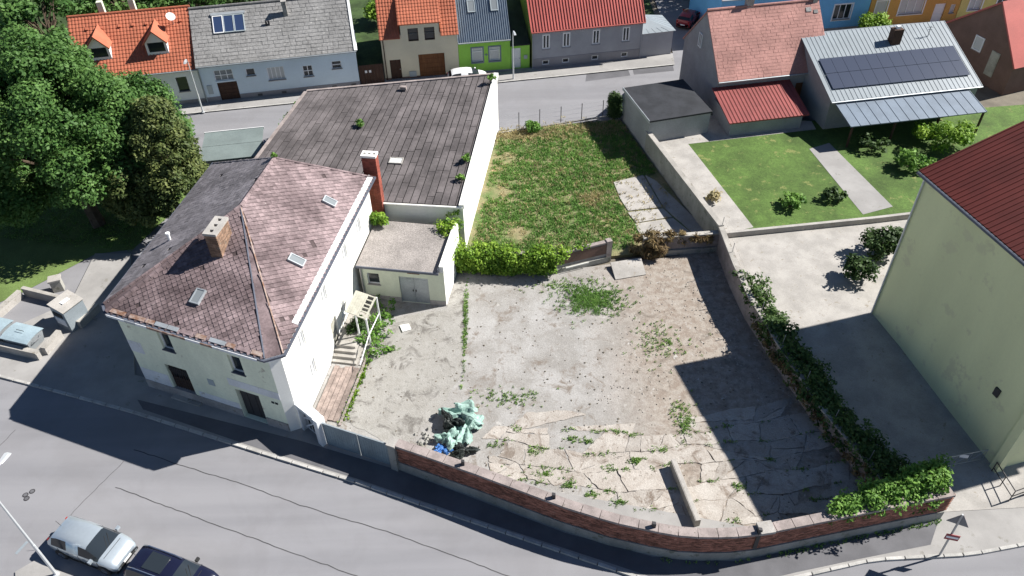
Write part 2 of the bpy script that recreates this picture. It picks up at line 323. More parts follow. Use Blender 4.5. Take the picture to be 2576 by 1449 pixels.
# grass lot soil, lawn
T['lot'] = M('lot', (.15, .21, .07), scale=.5, var=.2, col2=(.3, .25, .14), fine=9, fvar=.35, spot=(.36, .24, .14), spot_scale=.55, spot_at=.63, bmp=.8, bscale=10, bdist=.05)
T['lawn'] = M('lawn', (.085, .15, .03), scale=.35, var=.3, fine=6, fvar=.4, spot=(.17, .19, .06), spot_scale=1.1, spot_at=.58, bmp=.8, bscale=12, bdist=.04)
T['garden_shade'] = M('garden_shade', (.05, .085, .025), scale=.5, var=.35, fine=5, fvar=.4, bmp=.8, bscale=8)  # garden green, darkened so the colour holds the shadow behind the houses
T['parklawn'] = M('parklawn', (.13, .19, .055), scale=.3, var=.2, fine=9, fvar=.25, bmp=.7, bscale=12, bdist=.04)

# ---------------------------------------------------------------- helpers: building parts
def facade(mb, F, L, H, ops, depth=.16, z0=0.0, y=0.0):
    """wall face in the plane y with real openings (x0,x1,z0,z1) and their reveals"""
    xs = sorted({0, L, *[o[0] for o in ops], *[o[1] for o in ops]}); zs = sorted({z0, H, *[o[2] for o in ops], *[o[3] for o in ops]})
    xs = [x for x in xs if 0 <= x <= L]; zs = [z for z in zs if z0 <= z <= H]
    for a, b in zip(xs, xs[1:]):
        for c, d in zip(zs, zs[1:]):
            mx, mz = (a+b)/2, (c+d)/2
            if any(o[0] < mx < o[1] and o[2] < mz < o[3] for o in ops): continue
            mb.poly([F.P(a, y, c), F.P(b, y, c), F.P(b, y, d), F.P(a, y, d)])
    for o in ops:
        a, b, c, d = o[:4]; q = [(a, c), (b, c), (b, d), (a, d)]
        for (p1, p2) in zip(q, q[1:]+q[:1]): mb.poly([F.P(p1[0], y, p1[1]), F.P(p2[0], y, p2[1]), F.P(p2[0], y+depth, p2[1]), F.P(p1[0], y+depth, p1[1])])
def window(par, F, x0, x1, z0, z1, fm='frame_white', gm='glass', depth=.16, y=0.0, mull=1, trans=0, fw=.07, sill='base_grey', surround=None, name='window'):
    d = y+depth; mb = MB()
    for a, b, c, e in ((x0, x0+fw, z0, z1), (x1-fw, x1, z0, z1), (x0+fw, x1-fw, z0, z0+fw), (x0+fw, x1-fw, z1-fw, z1)): mb.box(F, a, b, d-.05, d+.05, c, e)
    for i in range(mull):
        x = x0+(x1-x0)*(i+1)/(mull+1); mb.box(F, x-fw/2, x+fw/2, d-.045, d+.05, z0+fw, z1-fw)
    if trans: mb.box(F, x0+fw, x1-fw, d-.04, d+.05, z0+(z1-z0)*trans-fw/2, z0+(z1-z0)*trans+fw/2)
    wd = mb.build(name, T[fm], par)
    MB().box(F, x0+.01, x1-.01, d+.02, d+.04, z0+.01, z1-.01).build('pane', T[gm], wd)
    if sill: MB().box(F, x0-.06, x1+.06, y-.07, d-.055, z0-.05, z0+.012).build('sill', T[sill], wd)
    if surround:
        s = MB(); k = .14
        for a, b, c, e in ((x0-k, x0-.004, z0-k, z1+k), (x1+.004, x1+k, z0-k, z1+k), (x0, x1, z1+.004, z1+k), (x0, x1, z0-k, z0-.06)): s.box(F, a, b, y-.03, y+.01, c, e)
        s.build('surround', T[surround], wd)
    return wd
def door(par, F, x0, x1, z0, z1, mt='wood', depth=.16, y=0.0, panels=2, name='door', handle=True, vertical=False):
    d = y+depth; dr = MB().box(F, x0+.01, x1-.01, d-.02, d+.04, z0, z1-.01).build(name, T[mt], par)
    for i in range(panels):
        if vertical: a, b, c, e = x0+(x1-x0)*i/panels+.04, x0+(x1-x0)*(i+1)/panels-.04, z0+.08, z1-.1
        else: a, b, c, e = x0+.1, x1-.1, z0+(z1-z0)*i/panels+.06, z0+(z1-z0)*(i+1)/panels-.06
        MB().box(F, a, b, d-.045, d-.018, c, e).build('panel', T[mt], dr)
    if handle: MB().box(F, x1-.16, x1-.08, d-.09, d-.02, z0+.98, z0+1.04).build('handle', T['steel'], dr)
    return dr
def tile_cover(O, u, v, L, S, tw=.3, th=.36, amp=.035, lift=.05):
    """wavy tile rows covering a roof plane: O eave corner, u along the eave, v up the slope"""
    O, u, v = Vector(O), Vector(u), Vector(v); n = u.cross(v).normalized()
    if n.z < 0: n = -n
    nc = max(1, round(L/tw)); nr = max(1, round(S/th)); tw, th = L/nc, S/nr; k = 4; vs, fs = [], []
    prof = [amp*abs(math.sin(math.pi*(i/k))) for i in range(k)]
    xs = [(c*tw+tw*i/k, prof[i]) for c in range(nc) for i in range(k)]+[(L, 0)]; m = len(xs)
    for r in range(nr):
        b = len(vs); y0, y1 = r*th-.02, (r+1)*th
        for x, h in xs: vs.append(O+u*x+v*y0+n*(h*.6-.01))
        for x, h in xs: vs.append(O+u*x+v*y0+n*(h+lift))
        for x, h in xs: vs.append(O+u*x+v*y1+n*(h+.012))
        for i in range(m-1): fs += [(b+i, b+i+1, b+m+i+1, b+m+i), (b+m+i, b+m+i+1, b+2*m+i+1, b+2*m+i)]
    mb = MB(); mb.add(vs, fs); return mb
def seam_cover(O, u, v, L, S, sp=.5, h=.07, wd=.05):
    O, u, v = Vector(O), Vector(u), Vector(v); n = u.cross(v).normalized()
    if n.z < 0: n = -n
    mb = MB(); k = max(1, round(L/sp))
    for i in range(k+1):
        x = L*i/k; q = [O+u*(x-wd/2), O+u*(x+wd/2), O+u*(x+wd/2)+v*S, O+u*(x-wd/2)+v*S]; mb.hexa([p-n*.01 for p in q], [p+n*h for p in q])
    return mb
def shingle_cover(O, u, v, L, S, w_=.5, h_=.38, gp=.012, lf=.035):
    O, u, v = Vector(O), Vector(u), Vector(v); n = u.cross(v).normalized()
    if n.z < 0: n = -n
    mb = MB(); nr = round(S/h_)
    for r in range(nr):
        x = -w_*random.random()
        while x < L:
            a, b = max(0, x+gp), min(L, x+w_-gp); x += w_*random.uniform(.85, 1.15)
            if b-a < .08: continue
            y0, y1 = r*h_, (r+1)*h_; q = [O+u*a+v*y0, O+u*b+v*y0, O+u*b+v*y1, O+u*a+v*y1]; l = lf*random.uniform(.7, 1.3)
            mb.hexa([p for p in q], [q[0]+n*l, q[1]+n*l, q[2]+n*.008, q[3]+n*.008])
    return mb
def gable_house(name, label, F, L, D, eave, rise, wm, rm, cover, ops=(), ridge_y=None, over=.3, side=.12, plinth=None, group=None, cat='house', ridge_cap=True, gut='zinc', left_mat=None, back_rise=None, notch=None):
    """house with its front at y=0; ops: dicts kind,x0,x1,z0,z1,+window options"""
    t = thing(name, label, cat, F.P(L/2, D/2, 0), group); ry = D/2 if ridge_y is None else ridge_y; sl = rise/ry; zr = eave+rise
    w_ = MB(); facade(w_, F, L, eave, [(o['x0'], o['x1'], o['z0'], o['z1']) for o in ops if not o.get('flush')])
    w_.poly([F.P(L, D, 0), F.P(0, D, 0), F.P(0, D, eave), F.P(L, D, eave)])
    w_.mi = 1 if left_mat else 0; w_.poly([F.P(0, D, 0), F.P(0, 0, 0), F.P(0, 0, eave), F.P(0, ry, zr), F.P(0, D, eave)]); w_.mi = 0
    w_.poly([F.P(L, 0, 0), F.P(L, D, 0), F.P(L, D, eave), F.P(L, ry, zr), F.P(L, 0, eave)])
    w_.build('wall', [T[wm]]+([T[left_mat]] if left_mat else []), t)
    # roof slabs
    e0 = [F.P(-side, -over, eave-over*sl+.1), F.P(L+side, -over, eave-over*sl+.1), F.P(L+side, ry, zr+.1), F.P(-side, ry, zr+.1)]
    slb = rise/(D-ry); e1 = [F.P(L+side, D+over, eave-over*slb+.1), F.P(-side, D+over, eave-over*slb+.1), F.P(-side, ry, zr+.1), F.P(L+side, ry, zr+.1)]
    u = F.X; v = (e0[3]-e0[0]).normalized(); S = (e0[3]-e0[0]).length; LT = L+2*side
    segs = [(0, LT, 0)] if not notch else [(0, notch[0]+side, 0), (notch[0]+side, notch[1]+side, notch[2]), (notch[1]+side, LT, 0)]
    rfm = MB().slab(e1, .12); at = lambda x, s: e0[0]+u*x+v*s
    for x0, x1, s0 in segs: rfm.slab([at(x0, s0), at(x1, s0), at(x1, S), at(x0, S)], .12)
    rf = rfm.build('roof', T[rm], t)
    for x0, x1, s0 in segs:
        if cover: cover(at(x0, s0), u, v, x1-x0, S-s0).build('roof_covering', T[rm], rf, kind='stuff')
    if ridge_cap: MB().tube([F.P(-side, ry, zr+.14), F.P(L+side, ry, zr+.14)], .12, 8).build('ridge', T[rm], rf)
    if gut and not notch: MB().tube([F.P(-side, -over-.06, eave-over*sl+.03), F.P(L+side, -over-.06, eave-over*sl+.03)], .07, 7).build('gutter', T[gut], t)
    if plinth:
        ph, pm = plinth; ds = sorted([(o['x0'], o['x1']) for o in ops if o['kind'] in ('door', 'garage')]); x = 0
        for a, b in ds+[(L, L)]:
            if a-x > .05: MB().box(F, x, a, -.035, .02, 0, ph).build('plinth', T[pm], t)
            x = b
    for o in ops:
        k = {q: o[q] for q in o if q not in ('kind', 'x0', 'x1', 'z0', 'z1', 'flush')}
        if o['kind'] == 'hole': continue
        if o['kind'] == 'window': window(t, F, o['x0'], o['x1'], o['z0'], o['z1'], **k)
        else: door(t, F, o['x0'], o['x1'], o['z0'], o['z1'], name='garage_door' if o['kind'] == 'garage' else 'door', **k)
    t['_x'] = 0; del t['_x']
    return t, rf, dict(O=e0[0], u=u, v=v, S=S, n=u.cross(v).normalized(), sl=sl, zr=zr, ry=ry)
def Wd(x0, x1, z0, z1, **k): return dict(kind='window', x0=x0, x1=x1, z0=z0, z1=z1, **k)
def Dr(x0, x1, z0, z1, **k): return dict(kind='door', x0=x0, x1=x1, z0=z0, z1=z1, **k)
def Ga(x0, x1, z0, z1, **k): return dict(kind='garage', x0=x0, x1=x1, z0=z0, z1=z1, **k)
def skylight(par, O, u, v, n, x, s, wd, ht, fm='frame_grey', name='skylight', gm='glass_pale', up=.12):
    O, u, v, n = Vector(O), Vector(u), Vector(v), Vector(n)
    q = lambda a, b, h: O+u*(x+a)+v*(s+b)+n*h
    mb = MB(); k = .07
    for a, b, c, d in ((0, k, 0, ht), (wd-k, wd, 0, ht), (k, wd-k, 0, k), (k, wd-k, ht-k, ht)): mb.hexa([q(a, c, 0), q(b, c, 0), q(b, d, 0), q(a, d, 0)], [q(a, c, up), q(b, c, up), q(b, d, up), q(a, d, up)])
    sk = mb.build(name, T[fm], par)
    MB().hexa([q(k, k, .02), q(wd-k, k, .02), q(wd-k, ht-k, .02), q(k, ht-k, .02)], [q(k, k, up-.03), q(wd-k, k, up-.03), q(wd-k, ht-k, up-.03), q(k, ht-k, up-.03)]).build('pane', T[gm], sk)
    return sk
def brick_stack(par, F, x0, x1, y0, y1, z0, z1, mt, holes=2, cap='concrete_pale', name='chimney', sub=True, capov=.06):
    """chimney of real brick courses with a holed cap"""
    st = MB().box(F, x0+.015, x1-.015, y0+.015, y1-.015, z0, z1).build(name, T['mortar'], par)
    if sub:
        bm = box_mesh('brick', .24, .115, 0, .065); Ms = []; nz = int((z1-z0)/.077)
        for k in range(nz):
            z = z0+k*.077
            for (a, b, yy, rot) in ((x0, x1, y0+.0575, 0), (x0, x1, y1-.0575, 0), (y0, y1, x0+.0575, 1), (y0, y1, x1-.0575, 1)):
                m_ = max(1, int((b-a)/.25)); st_ = (b-a)/m_
                for i in range(m_):
                    c_ = a+st_*(i+.5)+(.06 if k % 2 else -.06)*(.4 if m_ > 1 else 0); c_ = min(max(c_, a+.12), b-.12)
                    P_ = F.P(c_, yy, z) if not rot else F.P(yy, c_, z); X, Y = (F.X, F.Y) if not rot else (F.Y, -F.X)
                    Ms.append(basis(P_, X*(st_/.25), Y, Vector((0, 0, 1))))
        pieces('brick', bm, Ms, st, T[mt], limit=120, rest='brickwork')
    cp = MB(); nh = holes; L = x1-x0; hw = min(.24, (y1-y0)*.34); ym = (y0+y1)/2; k = capov
    xs = [x0-k]+sum([[x0+L*(i+.5)/nh-.11, x0+L*(i+.5)/nh+.11] for i in range(nh)], [])+[x1+k]
    cp.box(F, x0-k, x1+k, y0-k, ym-hw/2, z1, z1+.16).box(F, x0-k, x1+k, ym+hw/2, y1+k, z1, z1+.16)
    for i in range(0, len(xs), 2): cp.box(F, xs[i], xs[i+1], ym-hw/2, ym+hw/2, z1, z1+.158)
    cp.build('chimney_cap', T[cap], st)
    for i in range(nh): MB().box(F, x0+L*(i+.5)/nh-.105, x0+L*(i+.5)/nh+.105, ym-hw/2+.004, ym+hw/2-.004, z1+.002, z1+.02).build('flue', T['dark'], st)
    return st

# ---------------------------------------------------------------- the setting: ground sheets
def sheet(name, ps, z, mt, kind='structure', edge=None):
    mb = MB(); ps = [(p[0], p[1]) for p in ps]
    if edge: mb.prism(ps, edge, z)
    else: mb.poly([(x, y, z) for x, y in ps])
    return tag(mb.build(name, T[mt]), kind=kind)
def strip(name, pts, wd, z, mt, par=None, kind=None):
    mb = MB(); L = []; R = []
    for i, p in enumerate(pts):
        a = Vector(pts[max(0, i-1)]); b = Vector(pts[min(len(pts)-1, i+1)]); d = (b-a); d.z = 0; d.normalize(); n = Vector((-d.y, d.x, 0))*wd/2
        L.append(Vector((p[0], p[1], z))+n); R.append(Vector((p[0], p[1], z))-n)
    for i in range(len(pts)-1): mb.poly([R[i], R[i+1], L[i+1], L[i]])
    o = mb.build(name, T[mt], par)
    if kind: o['kind'] = kind
    return o
sheet('ground', [(-400, -200), (400, -200), (400, 600), (-400, 600)], -.08, 'soil')
road = sheet('front_road', [(-120, -60), (120, -60), (120, 24), (30, 24), (-9, 45), (-9, 47), (-30, 60), (-120, 60)], 0, 'asphalt')
bstreet = sheet('back_street', [(-120, 50), (-30, 46), (-21, 46), (-21, 62), (0, 63.5), (10, 65), (14, 70), (40, 73), (90, 78), (90, 90), (30, 82.5), (26.5, 84), (27, 130), (18, 130), (17.5, 79), (-30, 71.5), (-120, 56)], .012, 'asphalt')
KERB = [G(-60, 932), G(0, 948), G(85, 970), G(330, 1036), G(650, 1138), G(900, 1215), G(1060, 1270), G(1270, 1340), G(1520, 1425), G(1680, 1480), G(1840, 1492), G(2022, 1449), G(2198, 1409), G(2442, 1396), G(2600, 1366)]
pav_poly = KERB+[G(2640, 1180), G(2380, 1225), G(1900, 1330), G(1400, 1240), G(1010, 1125), G(740, 1050), G(340, 945), G(330, 640), G(240, 640), G(180, 760), G(-60, 870)]
pav = sheet('front_pavement', pav_poly, .1, 'pave', edge=-.05)
def resample(pts, step):
    out = []; pts = [Vector(p) for p in pts]
    d = [0]
    for a, b in zip(pts, pts[1:]): d.append(d[-1]+(b-a).length)
    n = int(d[-1]/step); j = 0
    for i in range(n+1):
        s = d[-1]*i/n
        while j < len(d)-2 and s > d[j+1]: j += 1
        t = (s-d[j])/(d[j+1]-d[j]); out.append(pts[j].lerp(pts[j+1], t))
    return out
kb = box_mesh('kerb_stone', .97, .2, -.06, .13, .015); Ms = []
rs = resample(KERB, 1.0)
for a, b in zip(rs, rs[1:]):
    d = (b-a).normalized(); Ms.append(basis((a+b)/2+Vector((0, 0, random.uniform(-.01, .008))), d, Vector((-d.y, d.x, 0)), Vector((0, 0, 1))))
pieces('kerb_stone', kb, Ms, pav, T['kerb'])
# darker asphalt strip on the pavement in front of house and wall
pd = sheet('pavement_asphalt', [G(345, 1005, .1), G(760, 1110, .1), G(1010, 1185, .1), G(1420, 1340, .1), G(1640, 1400, .1), G(1850, 1412, .1), G(2100, 1362, .1), G(2360, 1310, .1), G(2340, 1370, .1), G(2150, 1408, .1), G(2000, 1440, .1), G(1840, 1478, .1), G(1690, 1468, .1), G(1520, 1412, .1), G(1270, 1330, .1), G(1060, 1260, .1), G(900, 1205, .1), G(650, 1128, .1), G(420, 1050, .1), G(360, 1030, .1)], .106, 'asphalt_dark')
# tar seams and joints in the road
for i, pts in enumerate(([(290, 1226), (351, 1248), (540, 1319), (709, 1380), (869, 1439), (960, 1472)], [(337, 1131), (482, 1179), (607, 1217), (742, 1266), (869, 1307), (966, 1334), (1108, 1386), (1279, 1449), (1330, 1468)], [(-20, 1142), (0, 1121), (39, 1081)], [(312, 1160), (250, 1222), (186, 1286), (150, 1330)])):
    pp = [G(u, v) for u, v in pts]; q = resample(pp, .35); q = [Vector((p.x+random.uniform(-.03, .03), p.y+random.uniform(-.03, .03), 0)) for p in q]
    tag(strip('tar_seam', q, .05 if i < 2 else .035, .006, 'tar'), kind='structure')
tag(strip('parking_mark', [G(69, 1362), G(40, 1393)], .16, .006, 'metal_grey'), kind='structure')
sheet('park_lawn', [G(-400, 600), G(-20, 770), G(60, 735), G(240, 640), G(335, 628), G(450, 520), G(500, 470), G(480, 300), G(380, 300), G(-400, 300)], .03, 'parklawn')
sheet('back_gardens', [(-90, 66), (-40, 72), (-14, 77.5), (17, 82), (17, 140), (-90, 140)], -.02, 'garden_shade')  # garden ground with the shadow behind the houses painted in as dark green
sheet('corner_pavement', [G(40, 1440), G(95, 1408), G(140, 1434), G(250, 1474), G(40, 1500)], .09, 'pave', edge=-.05)
# back street: pavement, patches
bk = [Vector((x, 73.33+(x-.5)*.172, 0)) for x in (-70, -29.2, .5, 17.2)]
bp = sheet('back_pavement', bk+[Vector((17.4, 78.6, 0)), Vector((2.6, 76.1, 0)), Vector((-5, 75.1, 0)), Vector((-12.4, 74.1, 0)), Vector((-29.3, 70.25, 0)), Vector((-70, 62.8, 0))], .12, 'pave', edge=-.05)
for q in (((1472, 205), (1475, 187), (1578, 171), (1585, 190)), ((1594, 188), (1590, 170), (1690, 158), (1695, 178))): sheet('asphalt_patch', [G(*p, .02) for p in q], .018, 'asphalt_dark')
strip('far_kerb', [bk[0], bk[1], bk[2], bk[3]], .16, .124, 'kerb', kind='structure')
# ---------------------------------------------------------------- lot levels
YARD = [Vector((-12.6, 30.3, 0)), Vector((-9.9, 46.5, 0)), Vector((-4.4, 46.4, 0)), Vector((3.2, 44.0, 0)), Vector((15.4, 46, 0)), Vector((15.8, 38.8, 0)), Vector((16.6, 34.9, 0)), Vector((18, 29.5, 0)), Vector((20.2, 23.4, 0)), Vector((12.1, 21.4, 0)), Vector((7, 21.7, 0)), Vector((2.4, 23.2, 0)), Vector((-6.5, 27.2, 0))]
yard = sheet('yard_ground', YARD, .05, 'yard')
LOT = [Vector((-4.0, 44.6, 0)), Vector((3.2, 44.0, 0)), Vector((7.3, 45.4, 0)), Vector((15.2, 46.2, 0)), Vector((10.3, 65.2, 0)), Vector((-.9, 63.6, 0))]
lot = sheet('grass_lot', LOT, .2, 'lot', edge=-.05)
# raised neighbour ground: garden at 1.3 m, drive sloping down to the front street
TER = [(15.6, 45.8), (16.1, 38.8), (16.9, 34.9), (18.2, 29.6), (20.9, 23.4)]
mb = MB(); far = [(60, 52), (60, 40), (60, 35), (60, 29), (60, 25)]; zz = [1.3, 1.2, 1.05, .55, .12]
for i in range(4): mb.poly([(*TER[i+1], zz[i+1]), (*far[i+1], zz[i+1]), (*far[i], zz[i]), (*TER[i], zz[i])])
tag(mb.build('neighbour_drive', T['concrete_pale']), kind='structure')
sheet('neighbour_garden', [(15.5, 45.6), (60, 51.8), (60, 66), (27, 62.5), (10.6, 65.2)], 1.25, 'lawn', edge=-.1)
sheet('garden_paving', [(15.6, 46.4), (18.2, 47.2), (15.4, 59), (27, 61), (27, 62.4), (11, 65)], 1.262, 'concrete_pale')
sheet('garden_path', [G(2035, 375, 1.25), G(2085, 360, 1.25), G(2245, 520, 1.25), G(2170, 540, 1.25)], 1.266, 'pave')

# ---------------------------------------------------------------- houses along the back street
RG = 'houses along the back street'
tiles = lambda O, u, v, L, S: tile_cover(O, u, v, L, S)
seams = lambda sp: (lambda O, u, v, L, S: seam_cover(O, u, v, L, S, sp))
# A: white house with two gabled dormers
FA = Fr((-40.0, 68.2), 10.7)
tA, rA, pA = gable_house('dormer_house', 'white house with orange tiled roof and two gabled dormers behind the big tree', FA, 10.75, 8.6, 3.85, 3.9, 'w_white', 'rooftile', tiles,
    [Wd(4.0, 4.9, 1.4, 2.9, fm='frame_dark', mull=0), Wd(6.3, 7.3, 1.4, 2.9, fm='frame_dark', mull=0), Wd(8.6, 9.6, 1.4, 2.9, fm='frame_dark', mull=0), Wd(1.6, 2.6, 1.4, 2.9, fm='frame_dark', mull=0)], plinth=(.5, 'base_grey'), group=RG)
def dormer(par, F, pl, eave, x, y0, wd, h, rise, rm='rooftile', wm='w_white'):
    zf = lambda y: eave+.1+pl['sl']*y; z0 = zf(y0); ze = z0+h; zr = ze+rise; yb_e = (ze-eave-.1)/pl['sl']; yb_r = (zr-eave-.1)/pl['sl']; a, b, m_ = x-wd/2, x+wd/2, x
    ww = MB(); facade(ww, F, 1, 1, []) if False else None
    ww = MB(); o = (a+.22, b-.22, z0+.3, ze-.05)
    for q in (((a, z0), (b, z0), (b, o[2]), (a, o[2])), ((a, o[2]), (o[0], o[2]), (o[0], o[3]), (a, o[3])), ((o[1], o[2]), (b, o[2]), (b, o[3]), (o[1], o[3])), ((a, o[3]), (b, o[3]), (b, ze), (m_, zr), (a, ze))): ww.poly([F.P(px, y0, pz) for px, pz in q])
    for c in (a, b): ww.poly([F.P(c, y0, z0), F.P(c, y0, ze), F.P(c, yb_e, ze)])
    d = ww.build('dormer', T[wm], par); window(d, F, o[0], o[1], o[2], o[3], fm='frame_dark', y=y0, depth=.1, mull=0, sill=None, fw=.06)
    k = .18; rf = MB(); dz = k*rise/(wd/2)
    for s in (-1, 1):
        e = m_+s*(wd/2+k); pts = [F.P(e, y0-.25, ze-dz), F.P(m_, y0-.25, zr), F.P(m_, yb_r+.1, zr+.02), F.P(e, (ze-dz-eave-.1)/pl['sl'], ze-dz)]
        rf.slab([p+Vector((0, 0, .1)) for p in pts], .1)
    r = rf.build('dormer_roof', T[rm], d)
dormer(tA, FA, pA, 3.85, 2.5, 1.0, 1.9, 1.25, 1.05); dormer(tA, FA, pA, 3.85, 7.6, 1.0, 1.9, 1.25, 1.05)
mb = MB(); P = pA['O']+pA['u']*9.4+pA['v']*4.55
mb.bar(P, P+Vector((0, -.1, .75)), .03)
dish = mb.build('dish_mast', T['steel'], rA); mb = MB(); c = P+Vector((0, -.25, .85)); ax = Vector((.45, -.45, .8)).normalized(); a = ax.orthogonal().normalized(); b = ax.cross(a); N = 16
ring = [c+(a*math.cos(2*math.pi*i/N)+b*math.sin(2*math.pi*i/N))*.42+ax*.1 for i in range(N)]; r2 = [c+(a*math.cos(2*math.pi*i/N)+b*math.sin(2*math.pi*i/N))*.2+ax*.02 for i in range(N)]
mb.add(ring+r2+[c], [(i, (i+1) % N, N+(i+1) % N, N+i) for i in range(N)]+[(N+i, N+(i+1) % N, 2*N) for i in range(N)]); mb.build('satellite_dish', T['frame_white'], dish, smooth=True)
for x in (2.6, 5.4): MB().box(FA, x, x+.5, 4.9, 5.4, 6.6, 8.75).build('chimney', T['cream'], rA)
for x in (1.5, 2.8, 4.4, 5.6, 6.8, 9.9):
    p_ = pA['O']+pA['u']*x+pA['v']*4.75; MB().hexa([p_+pA['n']*.06, p_+pA['u']*.25+pA['n']*.06, p_+pA['u']*.25+pA['v']*.3+pA['n']*.06, p_+pA['v']*.3+pA['n']*.06], [p_+pA['n']*.18, p_+pA['u']*.25+pA['n']*.18, p_+pA['u']*.25+pA['v']*.3+pA['n']*.08, p_+pA['v']*.3+pA['n']*.08]).build('vent_tile', T['rooftile'], rA)
# B: pale blue house, grey roof with solar collectors
FB = Fr((-29.25, 70.06), 11)
tB, rB, pB = gable_house('pale_blue_house', 'pale blue low house with grey slate roof and three solar collectors', FB, 14.75, 8.4, 4.1, 3.5, 'w_ice', 'roofgrey', shingle_cover,
    [Wd(1.25, 3.0, 2.15, 3.25, fm='frame_white', gm='glass_pale', mull=2, trans=.5, sill=None), Ga(1.3, 3.15, .1, 2.0, mt='wood_dark', panels=5, handle=False), Wd(4.2, 5.05, 2.35, 3.1, fm='frame_white', mull=0), Wd(6.15, 7.75, 1.65, 3.0, gm='blind', mull=3), Wd(9.5, 10.45, 1.65, 2.8, trans=.5, mull=1), Wd(12.3, 13.25, 2.15, 2.95, trans=.5, mull=0)], plinth=(.62, 'w_grey2'), group=RG)
for k in range(3):
    sk = skylight(rB, pB['O'], pB['u'], pB['v'], pB['n'], 2.05+k*.98, 3.1, .95, 1.75, fm='frame_white' if k == 0 else 'frame_grey', name='solar_collector', gm='collector', up=.14)
MB().hexa([pB['O']+pB['u']*a+pB['v']*b+pB['n']*.05 for a, b in ((1.95, 4.88), (5.1, 4.88), (5.1, 5.12), (1.95, 5.12))], [pB['O']+pB['u']*a+pB['v']*b+pB['n']*.17 for a, b in ((1.95, 4.88), (5.1, 4.88), (5.1, 5.12), (1.95, 5.12))]).build('collector_flashing', T['zinc'], rB)
MB().box(FB, 8.55, 8.95, 2.9, 3.3, 6.1, 8.0).build('chimney', T['concrete'], rB); MB().box(FB, 8.5, 9.0, 2.85, 3.35, 8.0, 8.1).build('chimney', T['concrete_pale'], rB)
for x in (6.75, 7.0): MB().box(FB, x, x+.16, 2.3, 2.46, 5.9, 6.6).build('vent_pipe', T['steel_dark'], rB)
MB().box(FB, 14.72, 14.98, -.32, 4.3, 4.0, 4.02).build('verge', T['frame_white'], rB)
mb = MB(); e = [pB['O']+pB['u']*(14.99)+pB['v']*s for s in (0, pB['S'])]; mb.hexa([e[0]-pB['u']*.2, e[0]+pB['u']*.05, e[1]+pB['u']*.05, e[1]-pB['u']*.2], [p+pB['n']*.1 for p in (e[0]-pB['u']*.2, e[0]+pB['u']*.05, e[1]+pB['u']*.05, e[1]-pB['u']*.2)]); mb.build('verge', T['w_white'], rB)
MB().box(FB, .32, .78, -.06, -.002, .95, 1.85).build('meter_box', T['frame_grey'], tB)
MB().tube([FB.P(.02, -.12, 4.0), FB.P(.02, -.12, .12)], .05).build('downpipe', T['frame_grey'], tB)
for x in (4.8, 7.1, 12.0, 13.9): MB().box(FB, x, x+.45, -.045, -.036, .22, .45).build('vent_grille', T['frame_dark'], tB)
# dark gateway between the pale blue and the sand house
FG = Fr((-14.75, 73.0), 10)
t = thing('dark_gate', 'dark brown double gate closing the gap beside the sand coloured house', 'gate', FG.P(1.2, 0, 0))
for i in range(8): MB().box(FG, .06+i*.295, .06+i*.295+.285, 0, .06, .12, 2.15).build('board', T['wood_dark'], t)
MB().box(FG, .03, 2.42, .07, .12, .5, .62).box(FG, .03, 2.42, .07, .12, 1.7, 1.82).build('rail', T['wood_dark'], t)
for x in (.6, 1.0): MB().box(FG, x, x+.22, -.03, -.002, 1.35, 1.6).build('sign_plate', T['frame_white'], t)
# C: sand house with wide wall dormer
FC = Fr((-12.35, 73.94), 7.6)
opsC = [dict(kind='hole', x0=2.7, x1=3.7, z0=4.0, z1=4.72), dict(kind='hole', x0=4.3, x1=5.3, z0=4.0, z1=4.72), Dr(.62, 1.7, .12, 2.2, mt='wood_dark'), Ga(3.5, 6.1, .1, 2.55, mt='wood', panels=5, handle=False)]
tC, rC, pC = gable_house('sand_house', 'sand coloured house with orange tiled roof, wide dormer and brown garage door', FC, 7.5, 10, 4.72, 5.6, 'w_sand', 'rooftile', tiles, opsC, group=RG, plinth=(.3, 'w_brown'), notch=(1.9, 5.85, 2.2))
sl = pC['sl']; ybk = (6.6-4.72)/sl+1.0
w2 = MB(); facade(w2, Fr(FC.P(2.0, 0, 0), FC.az), 3.75, 5.75, [(.7, 1.7, 4.0, 5.3), (2.3, 3.3, 4.0, 5.3)], z0=3.9, y=-.012, depth=.2)
for x in (2.0, 5.75): w2.poly([FC.P(x, -.012, 4.2), FC.P(x, -.012, 5.75), FC.P(x, 3.0, 7.9), FC.P(x, 3.0, 5.5)])
dm = w2.build('wall_dormer', T['w_sand'], tC)
for x in (2.7, 4.3): window(dm, FC, x, x+1.0, 4.0, 5.3, fm='wood_dark', y=-.012, depth=.14, mull=0, sill=None)
d0, d1, zz0, zz1 = -.22, 4.9, 5.82, 9.4
e = [FC.P(1.8, d0, zz0), FC.P(5.95, d0, zz0), FC.P(5.95, d1, zz1), FC.P(1.8, d1, zz1)]; dr = MB().slab(e, .14).build('dormer_roof', T['rooftile'], dm)
tile_cover(e[0], FC.X, (e[3]-e[0]).normalized(), 4.15, (e[3]-e[0]).length).build('roof_covering', T['rooftile'], dr, kind='stuff')
MB().box(FC, 2.45, 3.15, -.1, -.04, .3, .85).build('meter_box', T['frame_grey'], tC); MB().tube([FC.P(.2, -.1, 4.3), FC.P(.2, -.1, .15)], .05).build('downpipe', T['wood_dark'], tC)
